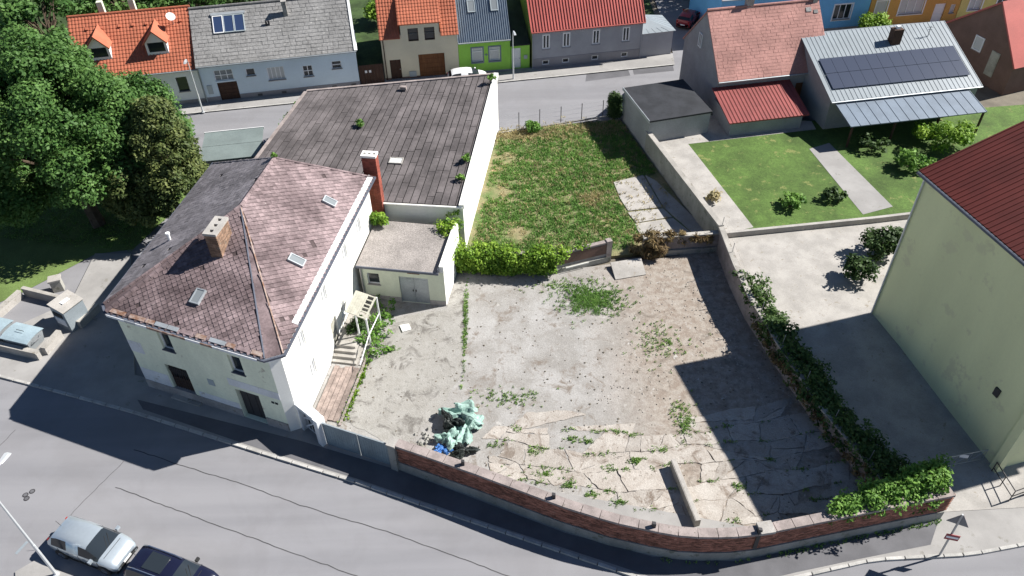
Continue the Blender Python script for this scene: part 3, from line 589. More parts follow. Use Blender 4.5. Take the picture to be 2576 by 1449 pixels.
# D: lime green house with blue metal roof
FD = Fr(FC.P(7.53, .02, 0), 7.4)
tD, rD, pD = gable_house('lime_green_house', 'lime green low house with blue grey metal roof and two roof windows', FD, 5.2, 9, 3.75, 4.2, 'w_green', 'metal_blue', seams(.22),
    [Wd(1.35, 2.4, 1.25, 2.75, gm='blind', trans=.72, mull=0, surround='metal_blue', sill='metal_blue'), Wd(3.1, 4.15, 1.25, 2.75, gm='blind', trans=.72, mull=0, surround='metal_blue', sill='metal_blue')], group=RG, plinth=(.25, 'w_grey2'), side=.02, ridge_cap=False)
for x in (1.3, 3.6): skylight(rD, pD['O'], pD['u'], pD['v'], pD['n'], x, 3.0, .75, 1.25, fm='frame_grey', up=.16)
MB().box(FD, 2.62, 2.9, -.05, -.002, 1.95, 2.03).box(FD, 2.72, 2.8, -.055, -.003, 1.87, 2.11).build('wall_ornament', T['metal_blue'], tD)
# passage wall with a white door
FP = Fr(FD.P(5.24, .25, 0), 8.5)
t = thing('passage_wall', 'green wall with white door under a black lean-to roof', 'wall', FP.P(1, 1, 0))
mb = MB(); facade(mb, FP, 2.0, 2.75, [(.15, 1.1, .12, 2.3)]); mb.poly([FP.P(2, 0, 0), FP.P(2, 6, 0), FP.P(2, 6, 2.7), FP.P(2, 0, 2.7)]); mb.build('wall', T['w_green'], t)
door(t, FP, .15, 1.1, .12, 2.3, mt='frame_white', panels=2); MB().slab([FP.P(-.02, -.15, 2.7), FP.P(2.02, -.15, 2.7), FP.P(2.02, 7, 5.2), FP.P(-.02, 7, 5.2)], .14).build('roof', T['black_roof'], t)
MB().box(FP, 1.4, 1.75, -.08, -.002, 1.1, 1.5).build('letter_box', T['frame_grey'], t)
# E: grey house with red metal roof
FE = Fr((2.5, 75.92), 9.8); opsE = []
for x in (1.05, 3.15, 6.25, 9.4): opsE += [Wd(x, x+.78, 2.05, 3.6, mull=1, fw=.13, depth=.06, sill='w_grey2'), Wd(x+.03, x+.72, .35, .85, mull=0, sill=None, depth=.1)]
tE, rE, pE = gable_house('red_roofed_grey_house', 'grey plastered house with red ribbed metal roof and four tall narrow windows', FE, 11.5, 8.4, 4.3, 4.3, 'w_grey', 'metal_red', seams(.3), opsE, group=RG, left_mat='w_olive', side=.15, gut='metal_red')
for x0, x1 in ((0, 1.0), (1.85, 3.1), (3.95, 6.2), (7.05, 9.35), (10.2, 11.5)): MB().box(FE, x0, x1, -.035, .02, 0, 1.1).build('plinth', T['w_grey2'], tE)
for x0, x1 in ((1.0, 1.85), (3.1, 3.95), (6.2, 7.05), (9.35, 10.2)): MB().box(FE, x0, x1, -.035, .02, .88, 1.1).box(FE, x0, x1, -.035, .02, 0, .33).build('plinth', T['w_grey2'], tE)
MB().box(FE, 7.6, 8.05, 2.5, 2.9, 6.2, 7.2).build('chimney', T['metal_blue'], rE)
for x in (-.0, 11.4): MB().tube([FE.P(x+.05, -.09, 4.1), FE.P(x+.05, -.09, .12)], .05).build('downpipe', T['w_grey'], tE)
FX = Fr(FE.P(11.52, .05, 0), 12); t = thing('corner_annex', 'low grey corner annex with pale hipped metal roof beside red roofed house', 'annex', FX.P(1.7, 1.5, 0))
MB().box(FX, 0, 3.4, 0, 3.6, 0, 2.7).build('wall', T['w_grey'], t)
a, b, c, d = FX.P(-.02, -.2, 2.72), FX.P(3.6, -.2, 2.72), FX.P(3.6, 3.8, 2.72), FX.P(-.02, 3.8, 2.72); ap = FX.P(0, 2.0, 3.9)
MB().add([a, b, c, d, ap], [(0, 1, 4), (1, 2, 4), (2, 3, 4), (0, 3, 2, 1), (3, 0, 4)]).build('roof', T['metal_grey'], t)
sm = MB()
for s in (.2, .4, .6, .8): sm.bar(a.lerp(b, s), ap.lerp(a.lerp(b, s), 1-s*.0-.25), .025, 4); sm.bar(b.lerp(c, s), ap.lerp(b.lerp(c, s), .3), .025, 4)
sm.build('seams', T['metal_grey'], t)
# far row of coloured houses
FI = Fr((34.8, 82.9), 8)
FH = Fr(FI.P(-12.5, .1, 0), 8)
gable_house('blue_house', 'bright blue house with white framed windows behind the pink roof', FH, 16.9, 9, 4.9, 3, 'w_blue', 'roofpink', None, [Wd(12.9, 14.9, 1.5, 3.15, fm='frame_white', mull=2, surround='frame_white'), Wd(4.6, 6.2, 2.0, 3.7, surround='frame_white'), Wd(8.6, 10.2, 1.6, 3.2, surround='frame_white'), Wd(1.4, 2.8, 2.0, 3.6, surround='frame_white')], group=RG, plinth=(.6, 'base_grey'))
FO = Fr(FI.P(4.45, .05, 0), 8)
gable_house('orange_house', 'ochre orange house with white door and white shuttered windows', FO, 10.6, 9, 4.8, 3, 'w_orange', 'roofpink', None, [Wd(.7, 2.0, 1.55, 3.2, gm='blind', surround='frame_white', mull=0), Wd(3.5, 6.3, 1.5, 3.2, gm='blind', surround='frame_white', mull=2), Dr(7.7, 9.0, .12, 2.4, mt='frame_white'), Wd(9.6, 10.2, 1.2, 2.2, gm='blind', mull=0)], group=RG, plinth=(.35, 'base_grey'))
FJ = Fr(FI.P(15.1, 0, 0), 8)
gable_house('yellow_house', 'yellow house front at the end of the coloured row', FJ, 12, 9, 4.7, 3, 'w_yellow', 'roofpink', None, [Wd(1.1, 2.6, 1.4, 2.9, gm='blind', surround='frame_white'), Wd(4.4, 6.4, 1.4, 3.0, surround='frame_white', mull=2)], group=RG, plinth=(.4, 'base_grey'))
sheet('far_pavement', [FI.P(-12.5, -1.4, 0), FI.P(27, -1.4, 0), FI.P(27, .1, 0), FI.P(-12.5, .1, 0)], .11, 'pave', edge=-.05)
# F: house with the pink weathered roof, seen from its garden side
FF = Fr((18.6, 64.3), 10.2)
tF, rF, pF = gable_house('pink_roofed_house', 'grey gabled house with weathered pink shingle roof beside the solar panels', FF, 10.4, 8.6, 4.6, 4.3, 'w_gable', 'roofpink', lambda O, u, v, L, S: shingle_cover(O, u, v, L, S, .42, .3, .003, .02),
    [Wd(2, 3.2, 1.6, 3.0), Wd(5, 6.2, 1.6, 3.0), Dr(7.6, 8.6, 1.2, 3.3, mt='wood')], side=.1)
for x, y, q in ((9.2, 4.7, .5), (9.9, 4.5, .4), (8.6, 1.5, .5), (9.2, 1.75, .55), (9.9, 1.7, .35), (8.9, .9, .4), (9.9, .8, .4)):
    c_ = pF['O']+pF['u']*x+pF['v']*(y+.8); MB().hexa([c_+pF['n']*.04, c_+pF['u']*q+pF['n']*.04, c_+pF['u']*q+pF['v']*q*.8+pF['n']*.03, c_+pF['v']*q*.8+pF['n']*.03], [c_+pF['n']*.07, c_+pF['u']*q+pF['n']*.07, c_+pF['u']*q+pF['v']*q*.8+pF['n']*.05, c_+pF['v']*q*.8+pF['n']*.05]).build('patch_shingle', T['roofgrey'], rF)
MB().box(FF, 3.6, 4.2, 4.2, 4.8, 8.2, 9.9).build('chimney', T['concrete'], rF); MB().box(FF, 3.5, 4.3, 4.1, 4.9, 9.9, 10.05).build('chimney', T['concrete_pale'], rF)
MB().box(FF, 9.9, 10.3, 4.1, 4.6, 8.4, 9.5).build('chimney', T['concrete'], rF)
FFl = Fr(FF.P(0, 8.6, 0), FF.az-90); window(tF, FFl, 3.3, 4.0, 5.3, 6.6, depth=.0, y=-.04, mull=1, sill=None)
# G: metal roof with photovoltaic field
FGr = Fr((27.6, 61.0), 9.4)
tG, rG, pG = gable_house('solar_roof_building', 'long low building with ribbed grey metal roof covered in dark solar panels', FGr, 13.9, 12.6, 4.1, 2.6, 'w_gable', 'metal_grey', lambda O, u, v, L, S: seam_cover(O, u, v, L, S, .42, .028),
    [Wd(2, 3.4, 1.9, 3.2), Wd(6, 7.4, 1.9, 3.2), Wd(10, 11.4, 1.9, 3.2)], ridge_y=7.2, side=.1, ridge_cap=False)
pv = box_mesh('solar_panel', 1.05, 1.72, .1, .14); Ms = []
for r in range(2):
    for c_ in range(12): Ms.append(basis(pG['O']+pG['u']*(1.1+c_*1.075)+pG['v']*(2.15+r*1.76), pG['u'], pG['v'], pG['n']))
pieces('solar_panel', pv, Ms, rG, T['pv'])
MB().box(FGr, 7.7, 8.6, 5.0, 5.7, 5.8, 7.4).build('chimney', T['wood_dark'], rG); MB().box(FGr, 8.0, 8.3, 5.2, 5.5, 7.4, 7.65).build('flue', T['frame_white'], rG)
P = FGr.P(11.6, 5.6, 6.1); MB().tube([P, P+Vector((0, 0, 1.1))], .04).bar(P+Vector((-.35, 0, 1.0)), P+Vector((.35, 0, 1.0)), .03).bar(P+Vector((-.2, 0, .8)), P+Vector((.2, 0, .8)), .03).build('antenna', T['steel'], rG)
# annexes on the garden side of F and G
FR_ = Fr((18.4, 58.6, 1.25), 10); t = thing('red_lean_to', 'red roofed lean-to shed below the pink roofed house', 'shed', FR_.P(4, 2, 0))
MB().box(FR_, 1.0, 7.6, 1.4, 5.4, 0, 1.5).build('wall', T['w_gable'], t); e = [FR_.P(.7, 1.1, 1.45), FR_.P(8, 1.1, 1.45), FR_.P(8, 5.6, 2.5), FR_.P(.7, 5.6, 2.5)]; r = MB().slab(e, .12).build('roof', T['roof_wine'], t)
seam_cover(e[0], FR_.X, (e[3]-e[0]).normalized(), 7.3, (e[3]-e[0]).length, .35, .04).build('seams', T['roof_wine'], r)
FGa = Fr((28.3, 57.6, 1.25), 9.4); t = thing('grey_canopy', 'low grey blue canopy roof in front of the solar roof building', 'canopy', FGa.P(6, 2, 0))
e = [FGa.P(.2, .2, 2.1), FGa.P(12.6, .2, 2.1), FGa.P(12.6, 3.6, 2.7), FGa.P(.2, 3.6, 2.7)]; r = MB().slab(e, .1).build('roof', T['metal_blue'], t); seam_cover(e[0], FGa.X, (e[3]-e[0]).normalized(), 12.4, 3.4, .9, .03).build('seams', T['metal_blue'], r)
for x in (.4, 4.3, 8.3, 12.4): MB().box(FGa, x, x+.14, .3, .44, 0, 2.05).build('post', T['wood_dark'], t)
# K: brown gable house at the right edge
FK = Fr((46.4, 71.2), 9.4); FKs = Fr((44.2, 77.6), -70)
t = thing('brown_gable_house', 'brown gabled house with red roof at the right edge of the picture', 'house', FKs.P(4, 4, 0)); mb = MB()
Lk, ek, rk = 9.5, 3.2, 4.6; mb.poly([FKs.P(0, 0, 0), FKs.P(Lk, 0, 0), FKs.P(Lk, 0, ek), FKs.P(Lk*.62, 0, ek+rk), FKs.P(0, 0, ek)]); mb.poly([FKs.P(0, 9, 0), FKs.P(0, 0, 0), FKs.P(0, 0, ek), FKs.P(0, 9, ek)]); mb.poly([FKs.P(Lk, 0, 0), FKs.P(Lk, 9, 0), FKs.P(Lk, 9, ek), FKs.P(Lk, 0, ek)]); mb.build('wall', T['w_brown'], t)
MB().slab([FKs.P(-.3, -.25, ek-.15), FKs.P(Lk*.62, -.25, ek+rk+.05), FKs.P(Lk*.62, 9, ek+rk+.05), FKs.P(-.3, 9, ek-.15)], .15).slab([FKs.P(Lk+.3, -.25, ek-.3), FKs.P(Lk*.62, -.25, ek+rk+.05), FKs.P(Lk*.62, 9, ek+rk+.05), FKs.P(Lk+.3, 9, ek-.3)], .15).build('roof', T['metal_red'], t)
window(t, FKs, 4.4, 5.5, 2.6, 4.0, gm='blind', depth=.0, y=-.04, mull=0, fw=.1); door(t, FKs, 6.7, 7.7, 1.0, 3.4, mt='board', depth=0, y=-.05, handle=False)
# ---------------------------------------------------------------- L: tall lime yellow building on the right
FL = Fr((26.85, 25.97), 14.2); LB = 12.3
t = thing('lime_yellow_building', 'tall pale yellow windowless building with dark red metal roof on the right', 'building', FL.P(6, 6, 0))
EV = 12.15
mb = MB(); mb.poly([FL.P(0, LB, 0), FL.P(0, 0, 0), FL.P(0, 0, EV), FL.P(0, LB, EV)]); mb.poly([FL.P(14, LB, 0), FL.P(0, LB, 0), FL.P(0, LB, EV), FL.P(7, LB, EV+2.6), FL.P(14, LB, EV)]); mb.poly([FL.P(0, 0, 0), FL.P(14, 0, 0), FL.P(14, 0, EV), FL.P(7, 0, EV+2.6), FL.P(0, 0, EV)]); mb.poly([FL.P(14, 0, 0), FL.P(14, LB, 0), FL.P(14, LB, EV), FL.P(14, 0, EV)])
mb.build('wall', T['w_lime'], t)
sl = 2.6/7; e = [FL.P(-.25, LB+.3, EV-.25*sl+.12), FL.P(-.25, -.3, EV-.25*sl+.12), FL.P(7, -.3, EV+2.72), FL.P(7, LB+.3, EV+2.72)]
e2 = [FL.P(14.4, -.3, EV-.4*sl+.12), FL.P(14.4, LB+.3, EV-.4*sl+.12), FL.P(7, LB+.3, EV+2.72), FL.P(7, -.3, EV+2.72)]
r = MB().slab(e, .14).slab(e2, .14).build('roof', T['metal_maroon'], t); seam_cover(e[0], (e[1]-e[0]).normalized(), (e[3]-e[0]).normalized(), (e[1]-e[0]).length, (e[3]-e[0]).length, .33, .05, .09).build('seams', T['metal_maroon'], r)
MB().bar(FL.P(-.34, LB+.3, EV-.08), FL.P(-.34, -.3, EV-.08), .1, 8).build('gutter', T['zinc_dark'], t); MB().box(FL, -.2, -.14, -.3, LB+.3, EV-.32, EV-.1).build('fascia', T['metal_blue'], t)
MB().box(FL, -.18, .3, -.18, .3, 0, EV-.3).build('corner_pilaster', T['w_lime'], t); MB().tube([FL.P(-.09, LB-.1, EV-.3), FL.P(-.09, LB-.1, 1.2)], .06).build('downpipe', T['lamp_grey'], t)
MB().box(FL, -.1, -.002, 2.0, 2.35, 4.2, 4.75).build('wall_lamp', T['steel_dark'], t)
window(t, FL, 1.2, 2.4, 2.2, 3.6, depth=0, y=-.05, mull=1)

# ---------------------------------------------------------------- the old hall with the dark sheet roof
HN_R, HN_L, HF_L, HF_R = Vector((-3.42, 46.5, 4.15)), Vector((-20.6, 48.6, 4.15)), Vector((-17.2, 61.8, 5.3)), Vector((-.95, 64.2, 5.3))
hall = thing('old_hall', 'old low hall with dark weathered sheet roof and blazing white side wall', 'hall', (-10.5, 55.5, 0))
g0 = lambda p, z=0: Vector((p.x, p.y, z))
mb = MB()
for a, b in ((HN_L, HN_R), (HN_R, HF_R), (HF_R, HF_L), (HF_L, HN_L)): mb.poly([g0(a), g0(b), b, a])
mb.build('wall', T['white'], hall)
hroof = MB().slab([HN_L+Vector((0, 0, .06)), HN_R+Vector((0, 0, .06)), HF_R+Vector((0, 0, .06)), HF_L+Vector((0, 0, .06))], .12).build('roof', T['gap'], hall)
def bil(s, t): return HN_L.lerp(HN_R, s).lerp(HF_L.lerp(HF_R, s), t)
nc = 31
hn_ = (HN_R-HN_L).cross(HF_L-HN_L).normalized()
for c_ in range(nc):
    t0 = -.2*random.random(); s0, s1 = c_/nc+.0022, (c_+1)/nc-.0022; h0 = .03+(.014 if c_ % 2 else 0)
    while t0 < 1:
        ln = random.choice((.1, .15, .18, .2, .24)); a, b = max(0, t0)+.0012, min(1, t0+ln)-.0012; t0 += ln
        if b-a < .012: continue
        q = [bil(s0, a), bil(s1, a), bil(s1, b), bil(s0, b)]; k = random.uniform(0, .006); r_ = random.uniform(0, .018) if random.random() < .3 else 0
        MB().hexa([p+hn_*.055 for p in q], [q[0]+hn_*(.06+h0+k+r_), q[1]+hn_*(.06+h0+k), q[2]+hn_*(.06+h0+k), q[3]+hn_*(.06+h0+k)]).build('roof_sheet', T['sheet'], hroof)
rdir = (HF_R-HN_R).normalized(); rn = Vector((rdir.y, -rdir.x, 0)).normalized()
mb = MB(); q = [HN_R-rn*.28-rdir*.1, HN_R+rn*.1-rdir*.1, HF_R+rn*.1+rdir*.1, HF_R-rn*.28+rdir*.1]; mb.hexa([p+Vector((0, 0, -.1)) for p in q], [p+Vector((0, 0, .24)) for p in q]); mb.build('parapet', T['white'], hall)
mb = MB(); q = [HF_L, HF_R-rn*.3, HF_R-rn*.3+rdir*.22, HF_L+rdir*.22]; mb.hexa([p+Vector((0, 0, -.1)) for p in q], [p+Vector((0, 0, .17)) for p in q]); mb.build('parapet', T['coping'], hall)
ld = (HF_L-HN_L).normalized(); mb = MB(); q = [HN_L-Vector((.2, 0, 0)), HN_L+Vector((.06, 0, 0)), HF_L+Vector((.06, 0, 0)), HF_L-Vector((.2, 0, 0))]; mb.hexa([p+Vector((0, 0, -.1)) for p in q], [p+Vector((0, 0, .15)) for p in q]); mb.build('parapet', T['coping'], hall)
MB().bar(bil(.55, -.006), bil(1.0, -.006), .09, 7).build('gutter', T['white'], hall)
hn = (HN_R-HN_L).cross(HF_L-HN_L).normalized(); P = GP(995, 408, HN_L, hn); X = (HN_R-HN_L).normalized()
skylight(hroof, P-X*.5-rdir*.3, X, rdir, hn, 0, 0, 1.05, .75, fm='concrete_pale', gm='blind', up=.14)
P = GP(1015, 225, HN_L, hn); MB().hexa([P+X*a+rdir*b for a, b in ((-.25, -.15), (.25, -.15), (.25, .15), (-.25, .15))], [P+X*a+rdir*b+hn*.3 for a, b in ((-.25, -.15), (.25, -.15), (.25, .15), (-.25, .15))]).build('roof_vent', T['coping'], hroof)
# tall red chimney beside the hall
FCh = Fr((-10.25, 47.0), -8); t = thing('red_chimney', 'tall red brick chimney with white two-hole cap between hall and corner house', 'chimney', FCh.P(.5, .3, 0))
brick_stack(t, FCh, 0, 1.02, 0, .62, 0, 8.15, 'redbrick', holes=3, cap='white', name='chimney_shaft', capov=.03)
# kiosk with grey green roof
FKi = Fr((-25.35, 55.5), 9.5); t = thing('metal_kiosk', 'flat grey green metal roofed shelter on the back street', 'shelter', FKi.P(2.3, 2.3, 0))
for y0 in (0, 2.3): MB().box(FKi, 0, 4.9, y0, y0+2.26, 2.5, 2.62).build('roof_panel', T['kiosk'], t)
MB().box(FKi, .2, 4.6, .2, 4.3, .0, 2.5).build('wall', T['metal_grey'], t); MB().box(FKi, -.05, 4.95, 4.57, 4.63, 2.45, 2.68).build('roof_edge', T['frame_white'], t)

# ---------------------------------------------------------------- shed in the yard
FS = Fr((-10.45, 41.5), -9.5); SL, SD, SH = 5.95, 4.85, 3.2
shed = thing('yard_shed', 'flat roofed pale green shed with grey double door and gravel roof', 'shed', FS.P(3, 2.3, 0))
mb = MB(); facade(mb, FS, SL, SH-.1, [(.5, 1.35, 1.45, 2.45), (2.75, 4.8, .06, 2.4)]); mb.build('wall', T['cream'], shed)
MB().poly([FS.P(SL, 0, 0), FS.P(SL, SD, 0), FS.P(SL, SD, SH), FS.P(SL, 0, SH)]).build('side_wall', T['white'], shed)
mb = MB(); mb.box(FS, SL-.3, SL+.02, -.02, SD, SH-.12, SH+.4).build('parapet', T['white'], shed)
MB().slab([FS.P(-.1, -.22, SH), FS.P(SL-.3, -.22, SH), FS.P(SL-.3, SD, SH+.08), FS.P(-.1, SD, SH+.08)], .14).build('roof', T['gravel_roof'], shed)
MB().box(FS, -.1, SL-.3, -.3, -.23, SH-.16, SH+.02).build('gutter', T['zinc_dark'], shed); MB().box(FS, SL-.36, SL-.31, -.22, SD, SH+.0, SH+.3).build('flashing', T['zinc_dark'], shed)
MB().tube([FS.P(.12, -.12, SH-.1), FS.P(.12, -.12, .1)], .06).build('downpipe', T['base_grey'], shed)
window(shed, FS, .5, 1.35, 1.45, 2.45, fm='frame_white', gm='glass', mull=0, fw=.05)
for k in range(2):
    d = MB().box(FS, 2.77+k*1.02, 2.77+k*1.02+1.0, .05, .1, .08, 2.38).build('door_leaf', T['bin_steel'], shed); MB().box(FS, 2.77+k*1.02+.12, 2.77+k*1.02+.88, .035, .052, .3, 2.2).build('panel', T['bin_steel'], d)
    MB().box(FS, 2.77+(.86 if k == 0 else 1.06), 2.77+(.92 if k == 0 else 1.12), .0, .05, 1.1, 1.25).build('handle', T['steel_dark'], d)
MB().box(FS, 3.4, 4.25, -.015, .002, 2.72, 2.86).build('vent_grille', T['wood'], shed); MB().box(FS, 0, 2.75, -.03, .01, 0, .45).build('plinth', T['base_grey'], shed); MB().box(FS, 4.8, SL, -.03, .01, 0, .45).build('plinth', T['base_grey'], shed)

# ---------------------------------------------------------------- the corner house
ZE, ZR = 6.8, 9.75
E_ = dict(FL2=(-23.67, 34.0), FL=(-23.29, 33.32), FR=(-13.37, 29.4), FR2=(-12.44, 29.76), BR=(-9.54, 46.51), BL=(-21.24, 48.67))
EV3 = {k: Vector((*p, ZE)) for k, p in E_.items()}; AP, RB = G(605, 520, ZR), G(690, 398, ZR)
house = thing('corner_house', 'two storey shabby corner house with weathered rhombic slate hip roof', 'house', (-16.5, 39, 0))
def inset(ps, d):
    out = []; n = len(ps); c = Vector((sum(p[0] for p in ps)/n, sum(p[1] for p in ps)/n, 0))
    for i in range(n):
        a, b, e = [Vector((*ps[j % n], 0)) for j in (i-1, i, i+1)]
        d1, d2 = (b-a).normalized(), (e-b).normalized(); n1, n2 = Vector((-d1.y, d1.x, 0)), Vector((-d2.y, d2.x, 0))
        if n1.dot(c-b) < 0: n1 = -n1
        if n2.dot(c-b) < 0: n2 = -n2
        m_ = (n1+n2); m_ = m_/max(.3, m_.dot(n1)); out.append(b+m_*d)
    return out
WP = dict(zip(E_.keys(), inset(list(E_.values()), .33)))
def wframe(a, b): d = b-a; return Fr((a.x, a.y, 0), math.degrees(math.atan2(d.y, d.x))), d.length
FW, LW = wframe(WP['FL'], WP['FR']); WT = ZE-.25
win_f = [(2.75, 3.6, 4.45, 5.95), (7.55, 8.4, 4.3, 5.75)]; gr = (2.25, 3.85, .85, 3.0); dr_ = (7.2, 8.85, .12, 2.7)
mb = MB(); facade(mb, FW, LW, WT, win_f+[gr, dr_], depth=.3); mb.build('front_wall', T['shabby'], house)
for o in win_f: window(house, FW, *o, fm='frame_white', depth=.22, mull=0, sill='zinc_dark', fw=.06)
gw = window(house, FW, *gr, fm='wood_dark', gm='dark', depth=.28, mull=1, trans=.4, sill='base_grey', name='grilled_window'); mb = MB()
for i in range(9): x = gr[0]+.1+i*.175; mb.bar(FW.P(x, .12, gr[2]+.02), FW.P(x+random.uniform(-.05, .05), .12, gr[3]-.03), .022, 5)
for k in range(10): x = gr[0]+.15+k*.14; z = gr[3]-.75; mb.tube([FW.P(x, .1, z), FW.P(x+.1, .1, z+.25), FW.P(x, .1, z+.45), FW.P(x-.08, .1, z+.25), FW.P(x, .1, z)], .018, 4)
mb.build('grille', T['steel_dark'], gw); MB().box(FW, gr[0]+.05, gr[1]-.05, .15, .2, gr[2], gr[2]+.95).build('shutter_panel', T['wood_dark'], gw)
door(house, FW, *dr_, mt='steel_dark', depth=.3, panels=3, name='entrance_door', vertical=True)
MB().box(FW, 5.3, 5.75, -.03, -.002, 2.35, 2.85).build('plaque', T['frame_grey'], house)
for x in (9.7, 9.95): MB().box(FW, x, x+.18, -.03, -.002, 2.45, 2.6).build('house_number_plate', T['dark'], house)
x = 0
for a, b in ((0, 2.0), (2.0, 7.15), (8.9, LW)): MB().box(FW, a, b, -.05, .02, 0, .8).build('plinth', T['base_grey'], house)
MB().box(FW, 2.0, 4.1, -.35, -.05, 0, .22).build('doorstep', T['concrete'], house)
for a, b, c_, d in ((.0, 1.0, 3.35, 4.3), (6.9, LW, 2.95, 3.55), (0, 2.1, .8, 1.9), (4.2, 7.1, .8, 1.3)): MB().box(FW, a, b, -.012, .0, c_, d).build('plaster_patch', T['whitewash'], house)
# other walls
FRt, LRt = wframe(WP['FR2'], WP['BR']); ops = [(2.2, 3.0, 4.3, 5.6), (6.1, 6.9, 4.3, 5.6), (10.2, 11.0, 4.3, 5.6), (13.2, 14.0, 4.2, 5.5), (2.6, 3.4, 1.4, 2.7), (6.4, 7.4, .3, 2.5), (8.3, 9.0, 1.2, 2.4)]
mb = MB(); facade(mb, FRt, LRt, WT, ops, depth=.2); mb.build('side_wall', T['white'], house)
for o in ops: window(house, FRt, *o, fm='frame_white', gm='blind', depth=.12, mull=1 if o[1]-o[0] > .75 else 0, sill='white') if o[2] > .5 else door(house, FRt, *o, mt='board', depth=.15, panels=2, name='side_door')
for a, b in (('FR', 'FR2'), ('BR', 'BL'), ('BL', 'FL2'), ('FL2', 'FL')):
    f, l = wframe(WP[a], WP[b]); mb = MB(); facade(mb, f, l, WT, []); mb.build('wall', T['white' if a == 'FR' else 'shabby'], house)
# cornice and box gutter under the eaves
def ring(name, off0, off1, z0, z1, mt, closed=True, keys=None):
    outer = inset(list(E_.values()), off0); inner = inset(list(E_.values()), off1); n = len(outer)
    for i in range(n):
        j = (i+1) % n
        if keys and (list(E_)[i], list(E_)[j]) not in keys: continue
        q = [outer[i], outer[j], inner[j], inner[i]]; MB().hexa([Vector((p.x, p.y, z0)) for p in q], [Vector((p.x, p.y, z1)) for p in q]).build(name, T[mt], house)
ring('cornice', .1, .34, ZE-.42, ZE-.12, 'whitewash'); ring('eave_board', -.02, .33, ZE-.12, ZE-.02, 'whitewash'); ring('gutter', -.16, -.025, ZE-.13, ZE+.0, 'zinc_dark')
fe = EV3['FR']-EV3['FL']; fl = fe.length; fd = fe.normalized(); fo = Vector((fd.y, -fd.x, 0)); x = .1
while x < fl-.5:
    l_ = random.uniform(.35, 1.1); b_ = min(fl-.1, x+l_); p0, p1 = EV3['FL']+fd*x, EV3['FL']+fd*b_
    MB().hexa([p0+fo*.17+Vector((0, 0, -.16)), p1+fo*.17+Vector((0, 0, -.16)), p1+fo*.2+Vector((0, 0, -.16)), p0+fo*.2+Vector((0, 0, -.16))], [p0+fo*.17, p1+fo*.17, p1+fo*.2, p0+fo*.2]).build('gutter_front', T[random.choice(('rust', 'whitewash', 'zinc', 'whitewash'))], house); x = b_+.02
x = .2
while x < fl-.6:
    l_ = random.uniform(.4, 1.2); b_ = min(fl-.2, x+l_); p0, p1 = EV3['FL']+fd*x, EV3['FL']+fd*b_; i_ = -fo; k = Vector((0, 0, .06))
    MB().hexa([p0+i_*.02+k, p1+i_*.02+k, p1+i_*.26+k*2.2, p0+i_*.26+k*2.2], [p+Vector((0, 0, .03)) for p in (p0+i_*.02+k, p1+i_*.02+k, p1+i_*.26+k*2.2, p0+i_*.26+k*2.2)]).build('eave_plate', T[random.choice(('rust', 'rust', 'zinc', 'slate'))], house); x = b_+random.uniform(.02, .3)
re = EV3['BR']-EV3['FR2']; rl = re.length; rd = re.normalized(); ro = Vector((rd.y, -rd.x, 0)); x = 2.2
while x < rl:
    l_ = random.uniform(1.2, 2.2); b_ = min(rl, x+l_); p0, p1 = EV3['FR2']+rd*x, EV3['FR2']+rd*b_; i_ = -ro; k = Vector((0, 0, .05))
    MB().hexa([p0+i_*.0+k, p1+k, p1+i_*.3+k*3.6, p0+i_*.3+k*3.6], [p+Vector((0, 0, .03)) for p in (p0+k, p1+k, p1+i_*.3+k*3.6, p0+i_*.3+k*3.6)]).build('eave_plate', T['whitewash'], house); x = b_+.015
# roof planes
up = Vector((0, 0, .02)); planes = dict(front=('FL', 'FR', 'A'), left=('BL', 'FL2', 'A', 'R'), right=('FR2', 'BR', 'R', 'A'), cl=('FL2', 'FL', 'A'), cr=('FR', 'FR2', 'A'), back=('BR', 'BL', 'R'))
V3 = dict(EV3, A=AP, R=RB); mb = MB()
for k, ks in planes.items():
    mb.mi = 1 if k == 'left' else 2 if k in ('cr', 'cl') else 0; mb.poly([V3[q] for q in ks])
hr = mb.build('roof', [T['underlay'], T['gap'], T['slate']], house)
dia = piece_mesh('slate', [(-.198, 0, .004), (0, -.195, .036), (.198, 0, .004), (0, .195, -.004), (-.198, 0, -.03), (0, -.195, -.03), (.198, 0, -.03), (0, .195, -.03)], [(0, 1, 2, 3), (4, 5, 1, 0), (5, 6, 2, 1), (6, 7, 3, 2), (7, 4, 0, 3)])
rct = piece_mesh('slate', [(-.165, -.21, .024), (.165, -.21, .024), (.165, .21, .0), (-.165, .21, .0), (-.165, -.21, -.02), (.165, -.21, -.02), (.165, .21, -.02), (-.165, .21, -.02)], [(0, 1, 2, 3), (4, 5, 1, 0), (5, 6, 2, 1), (6, 7, 3, 2), (7, 4, 0, 3)])
def cover_slates(pts, me, mt, sx, sy, limit, stagger=True, marg=.02, lift=.03, skip=.006):
    O = pts[0]; u = (pts[1]-pts[0]).normalized(); n = (pts[1]-pts[0]).cross(pts[2]-pts[0]).normalized()
    if n.z < 0: n = -n
    v = n.cross(u); pl = [((p-O).dot(u), (p-O).dot(v)) for p in pts]; x1, x0 = max(p[0] for p in pl), min(p[0] for p in pl); y1 = max(p[1] for p in pl); Ms = []
    r = 0; y = .1
    while y < y1:
        x = x0+(sx/2 if (r % 2 and stagger) else 0)
        while x < x1:
            if inpoly(x, y, pl) and edge_dist(x, y, pl) > marg and random.random() > skip:
                a = random.gauss(0, .02); uu = (u*math.cos(a)+v*math.sin(a)); nn = (n+u*random.gauss(0, .02)+v*random.gauss(0, .015)).normalized(); uu = (uu-nn*uu.dot(nn)).normalized(); vv = nn.cross(uu)
                Ms.append(basis(O+u*x+v*y+n*(lift+random.uniform(-.003, .006)), uu, vv, nn))
            x += sx
        y += sy; r += 1
    return Ms
